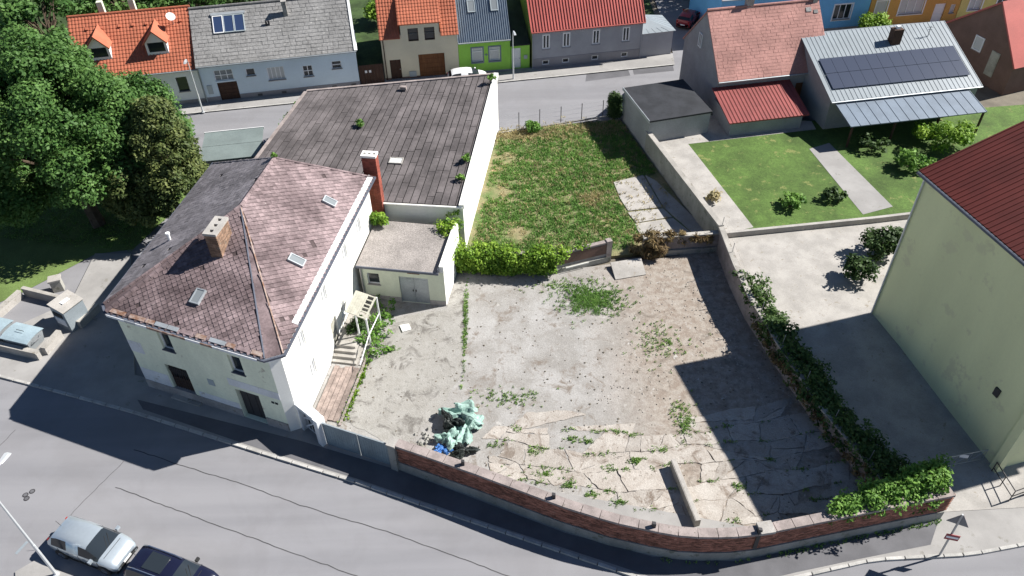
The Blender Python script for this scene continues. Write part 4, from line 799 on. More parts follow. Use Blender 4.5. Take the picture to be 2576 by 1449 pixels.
MsF = cover_slates([V3[q] for q in planes['front']], dia, 'slate', .42, .2, 0); MsR = cover_slates([V3[q] for q in planes['right']], dia, 'slate', .42, .2, 0)
pieces('slate', dia, MsF+MsR, hr, T['slate'], limit=300, rest='slates')
MsL = cover_slates([V3[q] for q in planes['left']], rct, 'slate_dark', .34, .37, 0, stagger=False, marg=.02)
pieces('dark_slate', rct, MsL, hr, T['slate_dark'], limit=150, rest='dark_slates')
# hips and ridge in overlapping ridge tiles
def ridge_line(a, b, r, mt, name='ridge_tile', step=.42):
    n = max(2, int((b-a).length/step)); d = (b-a)/n
    for i in range(n):
        mb = MB(); mb.bar(a+d*i+Vector((0, 0, .02)), a+d*(i+1.06)+Vector((0, 0, .02)), r*1.06, 7, r*.92); mb.build(name, T[mt], hr)
ridge_line(EV3['FL']+up, AP, .15, 'slate'); ridge_line(EV3['FL2']+up, AP, .1, 'slate'); ridge_line(AP, RB, .13, 'slate'); ridge_line(RB, EV3['BR'], .09, 'slate'); ridge_line(RB, EV3['BL'], .08, 'slate_dark')
for k in ('FR', 'FR2'):
    a, b = EV3[k], AP; mb = MB(); mb.bar(a+up, b+up, .055, 6); mb.build('hip_flashing', T['zinc_dark' if k == 'FR' else 'rust'], hr)
# skylights
def plane_frame(ks):
    a, b, c_ = [V3[q] for q in ks[:3]]; u = (b-a).normalized(); n = (b-a).cross(c_-a).normalized()
    if n.z < 0: n = -n
    return a, u, n.cross(u), n
for ks, px, wd, ht in ((planes['front'], (500, 748), .62, .95), (planes['right'], (745, 658), .62, 1.0), (planes['right'], (828, 510), .6, .9)):
    O, u, v, n = plane_frame(ks); P = GP(*px, O, n); skylight(hr, P, u, v, n, -wd/2, -ht/2, wd, ht, fm='zinc', up=.2, gm='glass_pale')
O, u, v, n = plane_frame(planes['left']); P = GP(428, 605, O, n); MB().bar(P, P+Vector((0, 0, .55)), .09, 8).bar(P+Vector((0, 0, .5)), P+Vector((0, 0, .6)), .14, 8).build('vent_pipe', T['frame_white'], hr)
# brick chimney on the front slope
O, u, v, n = plane_frame(planes['front']); P = GP(548, 645, O, n); Fc = Fr((P.x-.3, P.y+.0, 0), FW.az+100)
brick_stack(hr, Fr((P.x, P.y, 0), 80), -.1, 1.5, -.35, .35, P.z-.3, P.z+1.6, 'oldbrick', holes=3, cap='concrete_pale', name='chimney')

# ---------------------------------------------------------------- street wall: plinth, brickwork, coping
WL = [(-6.6, 26.91), (-2.14, 24.98), (2.35, 22.91), (4.8, 21.95), (6.8, 21.39), (8.2, 21.08), (9.4, 20.98), (10.8, 20.98), (12.09, 21.1), (15.79, 21.81), (20.2, 22.66), (22.6, 23.1)]
WL = [Vector((x, y, .1)) for x, y in WL]; SWT = 2.46
def offset(pts, d):
    out = []
    for i, p in enumerate(pts):
        a, b = pts[max(0, i-1)], pts[min(len(pts)-1, i+1)]; t = (b-a).normalized(); out.append(p+Vector((-t.y, t.x, 0))*d)
    return out
def wall_band(mb, pts, d0, d1, z0, z1):
    a, b = offset(pts, d0), offset(pts, d1)
    for i in range(len(pts)-1): mb.hexa([Vector((p.x, p.y, z0)) for p in (a[i], a[i+1], b[i+1], b[i])], [Vector((p.x, p.y, z1)) for p in (a[i], a[i+1], b[i+1], b[i])])
    return mb
swall = thing('street_wall', 'long curved brick wall on concrete plinth along the pavement', 'wall', (5, 22.5, 0))
wall_band(MB(), WL, -.06, .36, 0, .84).build('plinth', T['plinth'], swall)
wall_band(MB(), WL, .012, .3, .84, SWT-.16).build('wall_core', T['mortar'], swall)
bm = box_mesh('brick', .238, .1, 0, .066); Ms = []; rs = resample(WL, .25)
for k in range(19):
    for i in range(len(rs)-1):
        a, b = rs[i], rs[i+1]; d = (b-a).normalized(); n = Vector((-d.y, d.x, 0)); c_ = a.lerp(b, .5 if k % 2 else 1.0)
        Ms.append(basis(Vector((c_.x, c_.y, .86+k*.0755))+n*(.045+random.gauss(0, .004)), d, n, Vector((0, 0, 1))))
pieces('brick', bm, Ms, swall, T['brick'], rest='brickwork')
cpm = box_mesh('coping_stone', .975, .54, -.02, .13, .012); Ms = []; rs = resample(WL, .97)
for a, b in zip(rs, rs[1:]):
    d = (b-a).normalized(); n = Vector((-d.y, d.x, 0)); c_ = (a+b)/2; Ms.append(basis(Vector((c_.x, c_.y, SWT-.16+random.uniform(-.008, .01)))+n*.15, d, n, Vector((0, 0, 1))))
pieces('coping_stone', cpm, Ms, swall, T['coping'])
F_ = Fr((12.15, 21.02), 8); MB().box(F_, -.1, .65, -.12, .55, SWT-.02, SWT+.16).build('pillar_cap', T['concrete_pale'], swall)
for u, v in ((1170, 1232), (1390, 1315), (1632, 1387), (1888, 1402)):
    P = G(u, v, .1); MB().prism([(P.x-.09, P.y-.02), (P.x+.09, P.y-.06), (P.x+.09, P.y+.1), (P.x-.09, P.y+.14)], 1.0, SWT+.3).build('steel_post', T['steel_dark'], swall)
# pier and sheet metal gate between wall and house
t = thing('gate_pier', 'grey concrete pier between brick wall and metal gate', 'pier', (-6.8, 27.05, 0)); F_ = Fr((-6.95, 26.95), -22); MB().box(F_, -.1, .34, -.08, .4, 0, 2.3).build('shaft', T['plinth'], t); MB().box(F_, -.15, .39, -.13, .45, 2.3, 2.42).build('cap', T['concrete_pale'], t)
ga, gb = G(822, 1118, .1), G(998, 1176, .1); gd = (gb-ga); gl = gd.length; FGt = Fr((ga.x, ga.y, .1), math.degrees(math.atan2(gd.y, gd.x)))
t = thing('yard_gate', 'grey blue ribbed sheet metal double gate to the yard', 'gate', ga.lerp(gb, .5))
for k in range(2):
    x0, x1 = k*gl/2+.03, (k+1)*gl/2-.03; lf = MB().box(FGt, x0, x1, .03, .05, .08, 1.95).build('gate_leaf', T['gate'], t)
    fm = MB()
    for a, b, c_, d in ((x0, x1, .04, .1), (x0, x1, 1.92, 1.98), (x0, x0+.06, .1, 1.92), (x1-.06, x1, .1, 1.92)): fm.box(FGt, a, b, 0, .08, c_, d)
    fm.build('gate_frame', T['metal_grey'], lf); n_ = int((x1-x0)/.16)
    for i in range(1, n_): MB().box(FGt, x0+i*(x1-x0)/n_-.025, x0+i*(x1-x0)/n_+.025, .012, .03, .1, 1.92).build('rib', T['gate'], lf)
# small entrance with wrought grille beside the house corner
pe = G(806, 1116, .1); ps_ = WP['FR2']+Vector((.05, -.1, 0)); dd = pe-Vector((ps_.x, ps_.y, .1)); FEn = Fr((ps_.x, ps_.y, .0), math.degrees(math.atan2(dd.y, dd.x))); el = dd.length
t = thing('garden_entrance', 'small whitewashed entrance with broken wrought iron gate beside the corner house', 'entrance', FEn.P(el/2, 0, 0))
MB().box(FEn, 0, .16, 0, .5, 0, 2.2).build('jamb', T['whitewash'], t); MB().box(FEn, el-.1, el+.3, -.05, .5, 0, 2.35).build('pier', T['whitewash'], t); MB().box(FEn, -.05, el-.1, -.03, .5, 2.2, 2.42).build('lintel', T['whitewash'], t)
mb = MB()
for i in range(5): x = .22+i*(el-.4)/4; mb.bar(FEn.P(x, .2, .35), FEn.P(x, .2, 2.1), .018, 5)
mb.bar(FEn.P(.2, .2, .4), FEn.P(el-.15, .2, .4), .025, 5).bar(FEn.P(.2, .2, 2.1), FEn.P(el-.15, .2, 2.1), .025, 5).bar(FEn.P(.2, .2, 1.2), FEn.P(el-.15, .2, 1.9), .05, 5).bar(FEn.P(.2, .22, 2.0), FEn.P(el-.15, .22, .9), .05, 5).bar(FEn.P(.4, .18, .6), FEn.P(el-.25, .18, 1.6), .05, 5).build('iron_gate', T['whitewash'], t)
MB().box(FEn, .16, el-.1, .45, .5, 0, 2.2).build('back_board', T['dark'], t)
# ---------------------------------------------------------------- walls around yard and lot
t = thing('retaining_wall', 'old dark retaining wall between yard and neighbour drive', 'wall', (17, 34, 0)); RW_ = [Vector((x, y, 0)) for x, y in ((15.3, 46.3), (15.45, 42), (15.76, 38.8), (16.55, 34.9), (17.9, 29.5), (20.3, 23.1))]
tops = [2.0, 1.95, 1.85, 1.7, 1.45, 1.3]; a, b = offset(RW_, 0), offset(RW_, .34)
for i in range(5):
    MB().hexa([a[i], a[i+1], b[i+1], b[i]], [Vector((p.x, p.y, tops[j])) for p, j in ((a[i], i), (a[i+1], i+1), (b[i+1], i+1), (b[i], i))]).build('wall', T['coping'], t)
    MB().hexa([Vector((p.x, p.y, tops[j]+.004)) for p, j in ((a[i]+(a[i]-b[i])*.15, i), (a[i+1]+(a[i+1]-b[i+1])*.15, i+1), (b[i+1], i+1), (b[i], i))], [Vector((p.x, p.y, tops[j]+.12)) for p, j in ((a[i]+(a[i]-b[i])*.15, i), (a[i+1]+(a[i+1]-b[i+1])*.15, i+1), (b[i+1], i+1), (b[i], i))]).build('coping', T['concrete'], t)
fw = thing('wire_fence', 'low wire fence with thin posts along the neighbour drive', 'fence', (17, 34, 1.3)); tp = []
rs = resample(offset(RW_, .2), 2.7)
for i, p in enumerate(rs):
    z = np.interp(p.y, [23, 29.5, 34.9, 38.8, 42, 46.3], [1.4, 1.55, 1.8, 1.95, 2.05, 2.1]); MB().bar((p.x, p.y, z-.3), (p.x+.05, p.y, z+.85), .025, 5).build('post', T['steel'], fw); tp.append(Vector((p.x+.03, p.y, z)))
for h in (.25, .78): MB().tube([p+Vector((0, 0, h)) for p in tp], .003, 3).build('wire', T['steel_dark'], fw)
vw = thing('garden_wall', 'dusky pink plastered garden wall with overhanging vine between yard and grass', 'wall', (2, 44.3, 0)); VW = [Vector((-4.3, 44.5, 0)), Vector((0, 43.95, 0)), Vector((3.13, 43.75, 0)), Vector((7.25, 45.15, 0))]
wall_band(MB(), VW, -.12, .24, 0, .45).build('plinth', T['plinth'], vw); wall_band(MB(), VW, 0, .22, .45, 1.7).build('wall', T['base_grey'], vw); wall_band(MB(), VW[2:], -.03, .0, .75, 1.62).build('panel', T['w_brown'], vw); wall_band(MB(), VW, -.05, .28, 1.7, 1.82).build('coping', T['coping'], vw)
F_ = Fr((6.95, 45.0), 18); MB().box(F_, 0, .42, -.06, .36, 0, 1.9).build('pillar', T['coping'], vw); wall_band(MB(), [Vector((3.9, 43.9, 0)), Vector((5.6, 44.5, 0))], -.16, -.12, .45, .55).build('ledge', T['white'], vw)
t = thing('stub_wall', 'rough grey wall stub below the dry shrub at the back of the yard', 'wall', (12.4, 45.9, 0)); SW = [Vector((9.7, 45.55, 0)), Vector((12.5, 45.75, 0)), Vector((15.3, 46.0, 0))]
wall_band(MB(), SW, -.15, .3, 0, .5).build('plinth', T['plinth'], t); wall_band(MB(), SW, 0, .28, .5, 1.6).build('wall', T['coping'], t); wall_band(MB(), SW, -.06, .34, 1.6, 1.72).build('coping', T['concrete'], t)
t = thing('boundary_wall', 'grey boundary wall in shade between grass lot and neighbour garden', 'wall', (13, 55, 0)); BW = [Vector((15.3, 46.2, 0)), Vector((13.0, 55, 0)), Vector((11.8, 59.6, 0))]
wall_band(MB(), BW, 0, -.3, 0, 2.1).build('wall', T['plinth'], t); wall_band(MB(), BW, .05, -.36, 2.1, 2.22).build('coping', T['concrete'], t)
FGg = Fr((11.95, 59.3), 104.5); t = thing('flat_garage', 'flat dark roofed garage at the back corner of the grass lot', 'garage', FGg.P(2.8, -3, 0))
MB().box(FGg, 0, 5.9, -5.6, 0, 0, 3.3).build('wall', T['w_gable'], t); MB().box(FGg, -.12, 6.0, -5.7, .1, 3.3, 3.45).build('roof', T['black_roof'], t); MB().box(FGg, -.14, 6.02, .1, .16, 3.25, 3.52).build('roof_edge', T['zinc'], t)
t = thing('garden_border_wall', 'low pale border wall between neighbour drive and garden', 'wall', (22, 46, 1.3)); wall_band(MB(), [Vector((15.8, 45.9, 1.3)), Vector((27.5, 47.4, 1.3)), Vector((34, 48.4, 1.3))], 0, .25, 1.2, 1.75).build('wall', T['concrete_pale'], t)
# fence along the back street
ff = thing('back_fence', 'thin wire fence with five posts between grass lot and back street', 'fence', G(1410, 315, .2)); fp = [G(u, v, .2) for u, v in ((1258, 336), (1305, 326), (1357, 318), (1410, 311), (1462, 303), (1515, 295), (1550, 290))]
for p in fp[1:-1]: MB().bar(p, p+Vector((0, 0, 1.75)), .035, 6).build('post', T['steel_dark'], ff)
for h in (.35, .8, 1.25, 1.65): MB().tube([p+Vector((0, 0, h)) for p in fp], .008, 3).build('wire', T['steel'], ff)
MB().plank(fp[0], fp[-1], .12, .12).build('footing', T['concrete'], ff)
# ---------------------------------------------------------------- yard: slabs, drive, beam
SLP = [G(u, v) for u, v in ((1200, 1150), (1215, 1080), (1290, 1030), (1400, 1025), (1520, 1060), (1690, 1115), (1730, 1050), (1840, 1000), (2060, 1030), (2200, 1225), (2170, 1290), (1900, 1330), (1740, 1320), (1600, 1300), (1420, 1240), (1220, 1185))]
SLP = [(p.x, p.y) for p in SLP]; fs_ = Fr((-4.6, 32.4), -17); ph = [random.uniform(0, 6.28) for _ in range(14)]
def joint(k, x): return -k*1.32+.22*math.sin(x*.55+ph[k])+.1*math.sin(x*1.9+ph[k]*2)+.0135*x*x-.03*x
def clip_line(poly, p0, n_, keep):
    f = lambda p: ((p[0]-p0[0])*n_[0]+(p[1]-p0[1])*n_[1])*keep; out = []
    for i in range(len(poly)):
        p, q = poly[i-1], poly[i]; a, b = f(p), f(q)
        if (a <= 0) != (b <= 0): t_ = a/(a-b); out.append((p[0]+(q[0]-p[0])*t_, p[1]+(q[1]-p[1])*t_))
        if b <= 0: out.append(q)
    return out
def lay_slab(cell):
    cx_, cy_ = sum(p[0] for p in cell)/len(cell), sum(p[1] for p in cell)/len(cell); W_ = [fs_.P(x, y, 0) for x, y in cell]; ctr = fs_.P(cx_, cy_, 0)
    if not inpoly(ctr.x, ctr.y, SLP): return
    out = []
    for i in range(len(W_)):
        p, q = W_[i-1], W_[i]; n_ = max(1, int((q-p).length/.22))
        for m_ in range(n_):
            w_ = p.lerp(q, m_/n_); j = .05; w_ = w_+Vector((random.uniform(-j, j), random.uniform(-j, j), 0)); w_ = ctr+(w_-ctr)*(1-random.uniform(.005, .05)/max(.3, (w_-ctr).length)); out.append((w_.x, w_.y))
    ar = sum(out[i-1][0]*out[i][1]-out[i][0]*out[i-1][1] for i in range(len(out)))
    if abs(ar) < .12: return
    if ar < 0: out = out[::-1]
    tx, ty = random.gauss(0, .01), random.gauss(0, .01); h = random.uniform(.07, .1)
    MB().hexa([(x, y, .02) for x, y in out], [(x, y, h+tx*(x-ctr.x)+ty*(y-ctr.y)) for x, y in out]).build('concrete_slab', T['slab'], yard)
for k in range(13):
    x = -random.random()*2; sl0 = 0
    while x < 28:
        x2 = x+random.choice((1.3, 1.9, 2.6, 3.4, 4.2)); sl1 = random.uniform(-.5, .5); nx_ = 6; top = [(x+sl0+(x2+sl1-x-sl0)*i/nx_, 0) for i in range(nx_+1)]; bot = [(x-sl0+(x2-sl1-x+sl0)*i/nx_, 0) for i in range(nx_+1)]
        cell = [(a, joint(k, a)) for a, _ in top]+[(a, joint(k+1, a)) for a, _ in bot[::-1]]; x, sl0 = x2, sl1
        if random.random() < .05: continue
        parts = [cell]
        for _ in range(random.choice((0, 0, 1, 1, 2))):
            c0 = random.choice(parts); parts.remove(c0); m0 = (sum(p[0] for p in c0)/len(c0)+random.uniform(-.4, .4), sum(p[1] for p in c0)/len(c0)+random.uniform(-.2, .2)); a = random.uniform(0, math.pi); nn = (math.cos(a), math.sin(a))
            parts += [q for q in (clip_line(c0, m0, nn, 1), clip_line(c0, m0, nn, -1)) if len(q) > 2]
        for q in parts:
            if random.random() > .04: lay_slab(q)
DRV = [G(u, v) for u, v in ((868, 1060), (1000, 800), (1120, 780), (1150, 690), (1168, 690), (1172, 780), (1162, 940), (1110, 1030), (1030, 1110), (1000, 1130))]
DRV = [p+Vector((random.uniform(-.08, .08), random.uniform(-.08, .08), 0)) for p in resample(DRV+[DRV[0]], .35)[:-1]]
sheet('yard_drive', DRV, .065, 'drive_worn')
t = thing('concrete_beam', 'long low concrete beam standing on the slabs near the street wall', 'beam', G(1712, 1245)); a, b = G(1690, 1172, .05), G(1752, 1325, .05); MB().plank(a, b, .3, .62).build('beam', T['concrete'], t); MB().plank(a+Vector((0, 0, .62)), b+Vector((0, 0, .62)), .22, .015).build('top_skim', T['concrete_pale'], t)
t = tag(MB().slab([G(1535, 660, .42), G(1612, 648, .42), G(1625, 690, .12), G(1548, 703, .12)], .12).build('ramp_slab', T['concrete_pale']), 'pale concrete slab leaning as a ramp up to the grass', 'slab')
t = tag(MB().slab([G(1005, 818, .16), G(1028, 814, .16), G(1034, 828, .16), G(1012, 834, .16)], .1).build('loose_slab', T['white']), 'small white slab lying loose near the shed', 'slab')
pad = thing('concrete_pad', 'broken pale concrete pad at the right side of the grass lot', 'pad', G(1640, 520, .2))
for q in (((1543, 458), (1617, 440), (1665, 520), (1580, 530), (1560, 500)), ((1578, 534), (1667, 524), (1690, 545), (1600, 560)), ((1596, 563), (1692, 548), (1735, 583), (1615, 600)), ((1622, 440), (1650, 455), (1790, 590), (1740, 583), (1668, 520))): MB().slab([G(u, v, .27) for u, v in q], .08).build('plate', T['concrete_pale'], pad)
# ---------------------------------------------------------------- porch, steps and planks at the side wall
po = thing('porch_canopy', 'shabby wooden porch canopy with open slats at the white side wall', 'porch', G(905, 830)); c4 = [G(u, v, 2.65) for u, v in ((868, 784), (895, 730), (946, 747), (920, 801))]
for i in range(5):
    s0, s1 = i*.115, (i+1)*.115-.008; MB().slab([c4[0].lerp(c4[3], s0), c4[0].lerp(c4[3], s1), c4[1].lerp(c4[2], s1), c4[1].lerp(c4[2], s0)], .05).build('roof_board', T['board'], po)
mb = MB()
for s in (.6, .97): mb.slab([c4[0].lerp(c4[3], s-.04), c4[0].lerp(c4[3], s+.03), c4[1].lerp(c4[2], s+.03), c4[1].lerp(c4[2], s-.04)], .08)
for k in (0, .25, .42, .58, .78, .97): a, b = c4[0].lerp(c4[1], k), c4[3].lerp(c4[2], k); a2 = a.lerp(b, .56); mb.plank(a2-Vector((0, 0, .07)), b-Vector((0, 0, .07)), .1, .06)
mb.build('slat_frame', T['board'], po)
for p in (c4[2], c4[3], c4[0].lerp(c4[3], .5)): MB().prism([(p.x-.05, p.y-.05), (p.x+.05, p.y-.05), (p.x+.05, p.y+.05), (p.x-.05, p.y+.05)], 0, 2.6).build('post', T['frame_white'], po)
MB().slab([c4[2]-Vector((0, 0, 1.2)), c4[3]-Vector((0, 0, 1.2)), c4[3]-Vector((0, 0, 1.25)), c4[2]-Vector((0, 0, 1.25))], .05)
s_ = c4[3]; MB().tube([c4[2]-Vector((0, 0, 1.5)), c4[3]-Vector((0, 0, 1.5)), c4[3]+FRt.X*-2.2-Vector((0, 0, 2.0))], .035).build('handrail', T['frame_white'], po)
st = thing('side_steps', 'short concrete steps leading up to the door in the white side wall', 'steps', FRt.P(7.2, -.8, 0))
for k in range(4): MB().box(FRt, 5.4+k*.32, 9.6, -1.7+k*.1, -.05, k*.19, (k+1)*.19).build('step', T['concrete'], st)
bd = thing('plank_walk', 'row of reddish planks lying along the foot of the white side wall', 'planks', FRt.P(3, -1, 0))
for k in range(5): MB().box(FRt, .6+random.uniform(0, .2), 5.2+random.uniform(-.3, .1), -.35-k*.33-.3, -.35-k*.33, .06, .12+random.uniform(0, .03)).build('plank', T['plank'], bd)
MB().box(FRt, .5, 9.5, -2.25, -2.1, .05, .16).build('edging', T['coping'], bd)
# ---------------------------------------------------------------- tarps, rubble
def crumple(name, label, cat, ctr, rx, ry, h, mt, seed, n=26, rot=0.0, k=1.0):
    rg = np.random.default_rng(seed); gx = np.linspace(-1, 1, n); X, Y = np.meshgrid(gx, gx); Z = np.zeros_like(X)
    for i in range(9):
        a = rg.uniform(0, math.pi); f = rg.uniform(1.5, 5); ph = rg.uniform(0, 6.28); Z += np.abs(np.sin((X*math.cos(a)+Y*math.sin(a))*f+ph+1.3*np.sin(Y*3+i)))/(f**.7)
    Z = (Z-Z.min())/(Z.max()-Z.min()); R = np.sqrt(X**2+Y**2); e = 1+.22*np.sin(np.arctan2(Y, X)*3+seed)+.12*np.sin(np.arctan2(Y, X)*7+seed); Zf = h*np.clip(1.05-(R/e)**2, 0, 1)**.8*.5+Z*h*.95*k
    c_, s_ = math.cos(rot), math.sin(rot); x, y = X*rx*e+rg.normal(0, .02, X.shape), Y*ry*e+rg.normal(0, .02, X.shape); vs = [(ctr[0]+c_*x[i, j]-s_*y[i, j], ctr[1]+s_*x[i, j]+c_*y[i, j], .05+Zf[i, j]) for i in range(n) for j in range(n)]
    fs = [(i*n+j, i*n+j+1, (i+1)*n+j+1, (i+1)*n+j) for i in range(n-1) for j in range(n-1) if (R/e)[i, j] < 1.02]
    mb = MB(); mb.add(vs, fs); o = mb.build(name, T[mt]); return tag(o, label, cat)
p = G(1165, 1050); crumple('green_tarp', 'crumpled sea green tarpaulin heap in the yard', 'tarp', (p.x, p.y), 1.15, .85, .6, 'tarp', 3, rot=-.4)
p = G(1170, 1085); crumple('tarp_sheet', 'lower sea green tarpaulin fold beside black plastic sheet', 'tarp', (p.x, p.y), 1.05, .85, .42, 'tarp', 9, rot=.9)
p = G(1127, 1112); crumple('small_tarp', 'small sea green tarpaulin piece at the left foot of the heap', 'tarp', (p.x, p.y), .6, .7, .5, 'tarp', 5)
p = G(1150, 1072); crumple('black_sheet', 'crumpled black plastic sheet between the green tarpaulins', 'plastic sheet', (p.x-.35, p.y), .75, .5, .75, 'tarp_black', 12, rot=-.8)
p = G(1165, 1140); crumple('dark_sheet', 'dark plastic sheet lying below the green tarpaulins', 'plastic sheet', (p.x, p.y), .75, .4, .35, 'tarp_black', 14)
p = G(1112, 1138); crumple('blue_sheet', 'small blue plastic sheet at the front of the tarpaulin heap', 'plastic sheet', (p.x, p.y), .5, .35, .3, 'tarp_blue', 15)
def stones(name, label, cat, pts, s0, s1, mt, kind='stuff'):
    mb = MB()
    for (x, y, z) in pts:
        s = random.uniform(s0, s1)**1.0; vs = []; fs = [(0, 1, 2), (0, 2, 3), (0, 3, 4), (0, 4, 1), (5, 2, 1), (5, 3, 2), (5, 4, 3), (5, 1, 4)]
        for d in ((0, 0, 1), (1, 0, .2), (0, 1, .1), (-1, 0, .2), (0, -1, .1), (0, 0, -.5)): vs.append((x+d[0]*s*random.uniform(.6, 1.2), y+d[1]*s*random.uniform(.6, 1.2), z+d[2]*s*random.uniform(.4, .8)))
        mb.add(vs, fs)
    return tag(mb.build(name, T[mt]), label, cat, kind=kind)
def scatter(poly, n, z):
    xs = [p[0] for p in poly]; ys = [p[1] for p in poly]; out = []
    while len(out) < n:
        x, y = random.uniform(min(xs), max(xs)), random.uniform(min(ys), max(ys))
        if inpoly(x, y, poly): out.append((x, y, z))
    return out
YP = [(p.x, p.y) for p in YARD]; RP = [(p.x, p.y) for p in (G(1430, 700), G(1780, 660), (G(1870, 880)), G(1690, 1080), G(1480, 1000), G(1560, 850))]
stones('rubble', 'small pale rubble strewn over the bare earth of the yard', 'rubble', scatter(RP, 260, .06)+scatter(YP, 200, .06), .02, .09, 'slab')
stones('dark_rubble', 'dark crumbs of earth and debris strewn over the yard', 'debris', scatter(YP, 650, .06), .02, .1, 'soil')
for ctr, label, k in (((1075, 1108), 'heap of grey rubble against the wall beside the tarpaulins', 40), ((2135, 985), 'rubble in the shade at the foot of the retaining wall', 20)):
    p = G(*ctr); stones('rubble_heap', label, 'rubble', [(p.x+random.gauss(0, .5), p.y+random.gauss(0, .3), .06+random.random()*.12) for _ in range(k)], .05, .16, 'plinth')

# ---------------------------------------------------------------- foliage helpers
def leaf_quads(C, Nrm, size, rg, asp=1.5, droop=0.0):
    """one small four-cornered leaf face per centre, turned loosely along the given outward directions"""
    n = len(C); d = Nrm+rg.normal(0, .5, (n, 3)); d /= np.linalg.norm(d, axis=1)[:, None]+1e-9
    a = np.cross(d, rg.normal(0, 1, (n, 3))); a /= np.linalg.norm(a, axis=1)[:, None]+1e-9; b = np.cross(d, a)
    s = size*rg.uniform(.6, 1.3, n)[:, None]; a = a*s*asp/2; b = b*s/2
    return np.stack([C-a, C-b*.9+d*s*.08, C+a, C+b*.9+d*s*.08], axis=1)
def clumps(ell, k, r0, r1, rg, fill=.75, low=-.7):
    """clump centres spread over the outside of the given ellipsoids"""
    out = []
    for (c, r) in ell:
        m_ = 0
        while m_ < k:
            d = rg.normal(0, 1, 3); d /= np.linalg.norm(d)
            if d[2] < low: continue
            f = fill+(1-fill)*rg.random(); out.append((np.array(c)+d*np.array(r)*f, rg.uniform(r0, r1), d)); m_ += 1
    return out
def foliage(cl, per, size, rg, flat=.8, asp=1.5):
    Cs, Ns, Ts = [], [], []
    for (c, r, d) in cl:
        n = max(4, int(per*r*r)); v = rg.normal(0, 1, (n, 3)); v /= np.linalg.norm(v, axis=1)[:, None]; rr = r*rg.uniform(.45, 1.05, n)[:, None]; p = c+v*rr*np.array([1, 1, flat]); Cs.append(p); Ns.append(v*.7+np.array([0, 0, .5])); t0 = rg.uniform(.1, .75); Ts.append(np.clip(t0+rg.normal(0, .18, n)+v[:, 2]*.15, 0, 1))
    C, N = np.vstack(Cs), np.vstack(Ns); return leaf_quads(C, N, size, rg, asp), np.concatenate(Ts)
def limb(mb, p, q, r0, r1, n=7, wob=.12, seg=4):
    p, q = Vector(p), Vector(q); pts = [p]+[p.lerp(q, i/seg)+Vector((random.gauss(0, wob), random.gauss(0, wob), 0)) for i in range(1, seg)]+[q]
    for i in range(seg): mb.bar(pts[i], pts[i+1], r0+(r1-r0)*i/seg, n, r0+(r1-r0)*(i+1)/seg)
def tree(name, label, base, ell, k, r0, r1, per, size, mt, seed, trunk=.35, group=None, cat='tree', fill=.75, low=-.7, asp=1.5, flat=.8):
    rg = np.random.default_rng(seed); base = Vector(base); t = thing(name, label, cat, base, group); cl = clumps(ell, k, r0, r1, rg, fill, low)
    mb = MB(); top = Vector(tuple(np.mean([e[0] for e in ell], axis=0))); limb(mb, base, base.lerp(Vector((top.x, top.y, base.z+(top.z-base.z)*.75)), 1), trunk, trunk*.55)
    fork = base.lerp(Vector((top.x, top.y, base.z+(top.z-base.z)*.75)), .7)
    for i in range(0, len(cl), max(1, len(cl)//26)): limb(mb, fork, tuple(cl[i][0]*.9+np.array(top)*.1), trunk*.4, .04, 5, .25)
    mb.build('trunk', T['bark'], t); Q, ti = foliage(cl, per, size, rg, flat, asp); quads('crown', Q, ti, T[mt], t)
    return t
def bush(name, label, cat, blobs, per, size, mt, seed, parent_loc=None, group=None, k=10, flat=.8, asp=1.4, stem=True, low=-.3):
    rg = np.random.default_rng(seed); b0 = blobs[0][0]; t = thing(name, label, cat, (b0[0], b0[1], max(0, b0[2]-blobs[0][1][2])), group); cl = clumps(blobs, int(k*2.2), blobs[0][1][2]*.35, blobs[0][1][2]*.7, rg, .35, low)
    Q, ti = foliage(cl, per*1.8, size, rg, flat, asp); quads('foliage', Q, ti, T[mt], t)
    if stem:
        mb = MB()
        for (c, d_, e) in cl[::3]: mb.bar((b0[0]+random.uniform(-.1, .1), b0[1], t.location.z), tuple(c), .025, 4, .008)
        mb.build('stems', T['bark'], t)
    return t
def tufts(name, label, cat, pts, h, blades, mt, seed, spread=.12, wd=.02, tint=(.1, .9), z=None):
    rg = np.random.default_rng(seed); P = np.repeat(np.array(pts, dtype=float), blades, axis=0); n = len(P); ang = rg.uniform(0, 6.283, n); rr = spread*np.sqrt(rg.random(n)); P[:, 0] += np.cos(ang)*rr; P[:, 1] += np.sin(ang)*rr
    hh = h*rg.uniform(.4, 1.25, n); a2 = rg.uniform(0, 6.283, n); lean = rg.uniform(.15, .9, n)*hh; side = np.stack([-np.sin(a2), np.cos(a2), np.zeros(n)], 1)*(wd*rg.uniform(.7, 1.5, n))[:, None]
    tip = P+np.stack([np.cos(a2)*lean, np.sin(a2)*lean, hh], 1); mid = P+np.stack([np.cos(a2)*lean*.35, np.sin(a2)*lean*.35, hh*.62], 1)
    Q = np.stack([P-side, P+side, mid+side*.9, tip, mid-side*.9], axis=1); base_t = np.repeat(rg.uniform(*tint, len(pts)), blades)
    o = quads(name, Q, np.clip(base_t+rg.normal(0, .12, n), 0, 1), T[mt]); return tag(o, label, cat, kind='stuff')
def pts_in(poly, n, z, keep=None):
    out = []; xs = [p[0] for p in poly]; ys = [p[1] for p in poly]
    while len(out) < n:
        x, y = random.uniform(min(xs), max(xs)), random.uniform(min(ys), max(ys))
        if inpoly(x, y, poly) and (keep is None or keep(x, y)): out.append((x, y, z))
    return out
def blob_pts(u, v, rx, ry, n, z=.06, g=.45):
    c = G(u, v); return [(c.x+random.gauss(0, rx*g), c.y+random.gauss(0, ry*g), z) for _ in range(n)]
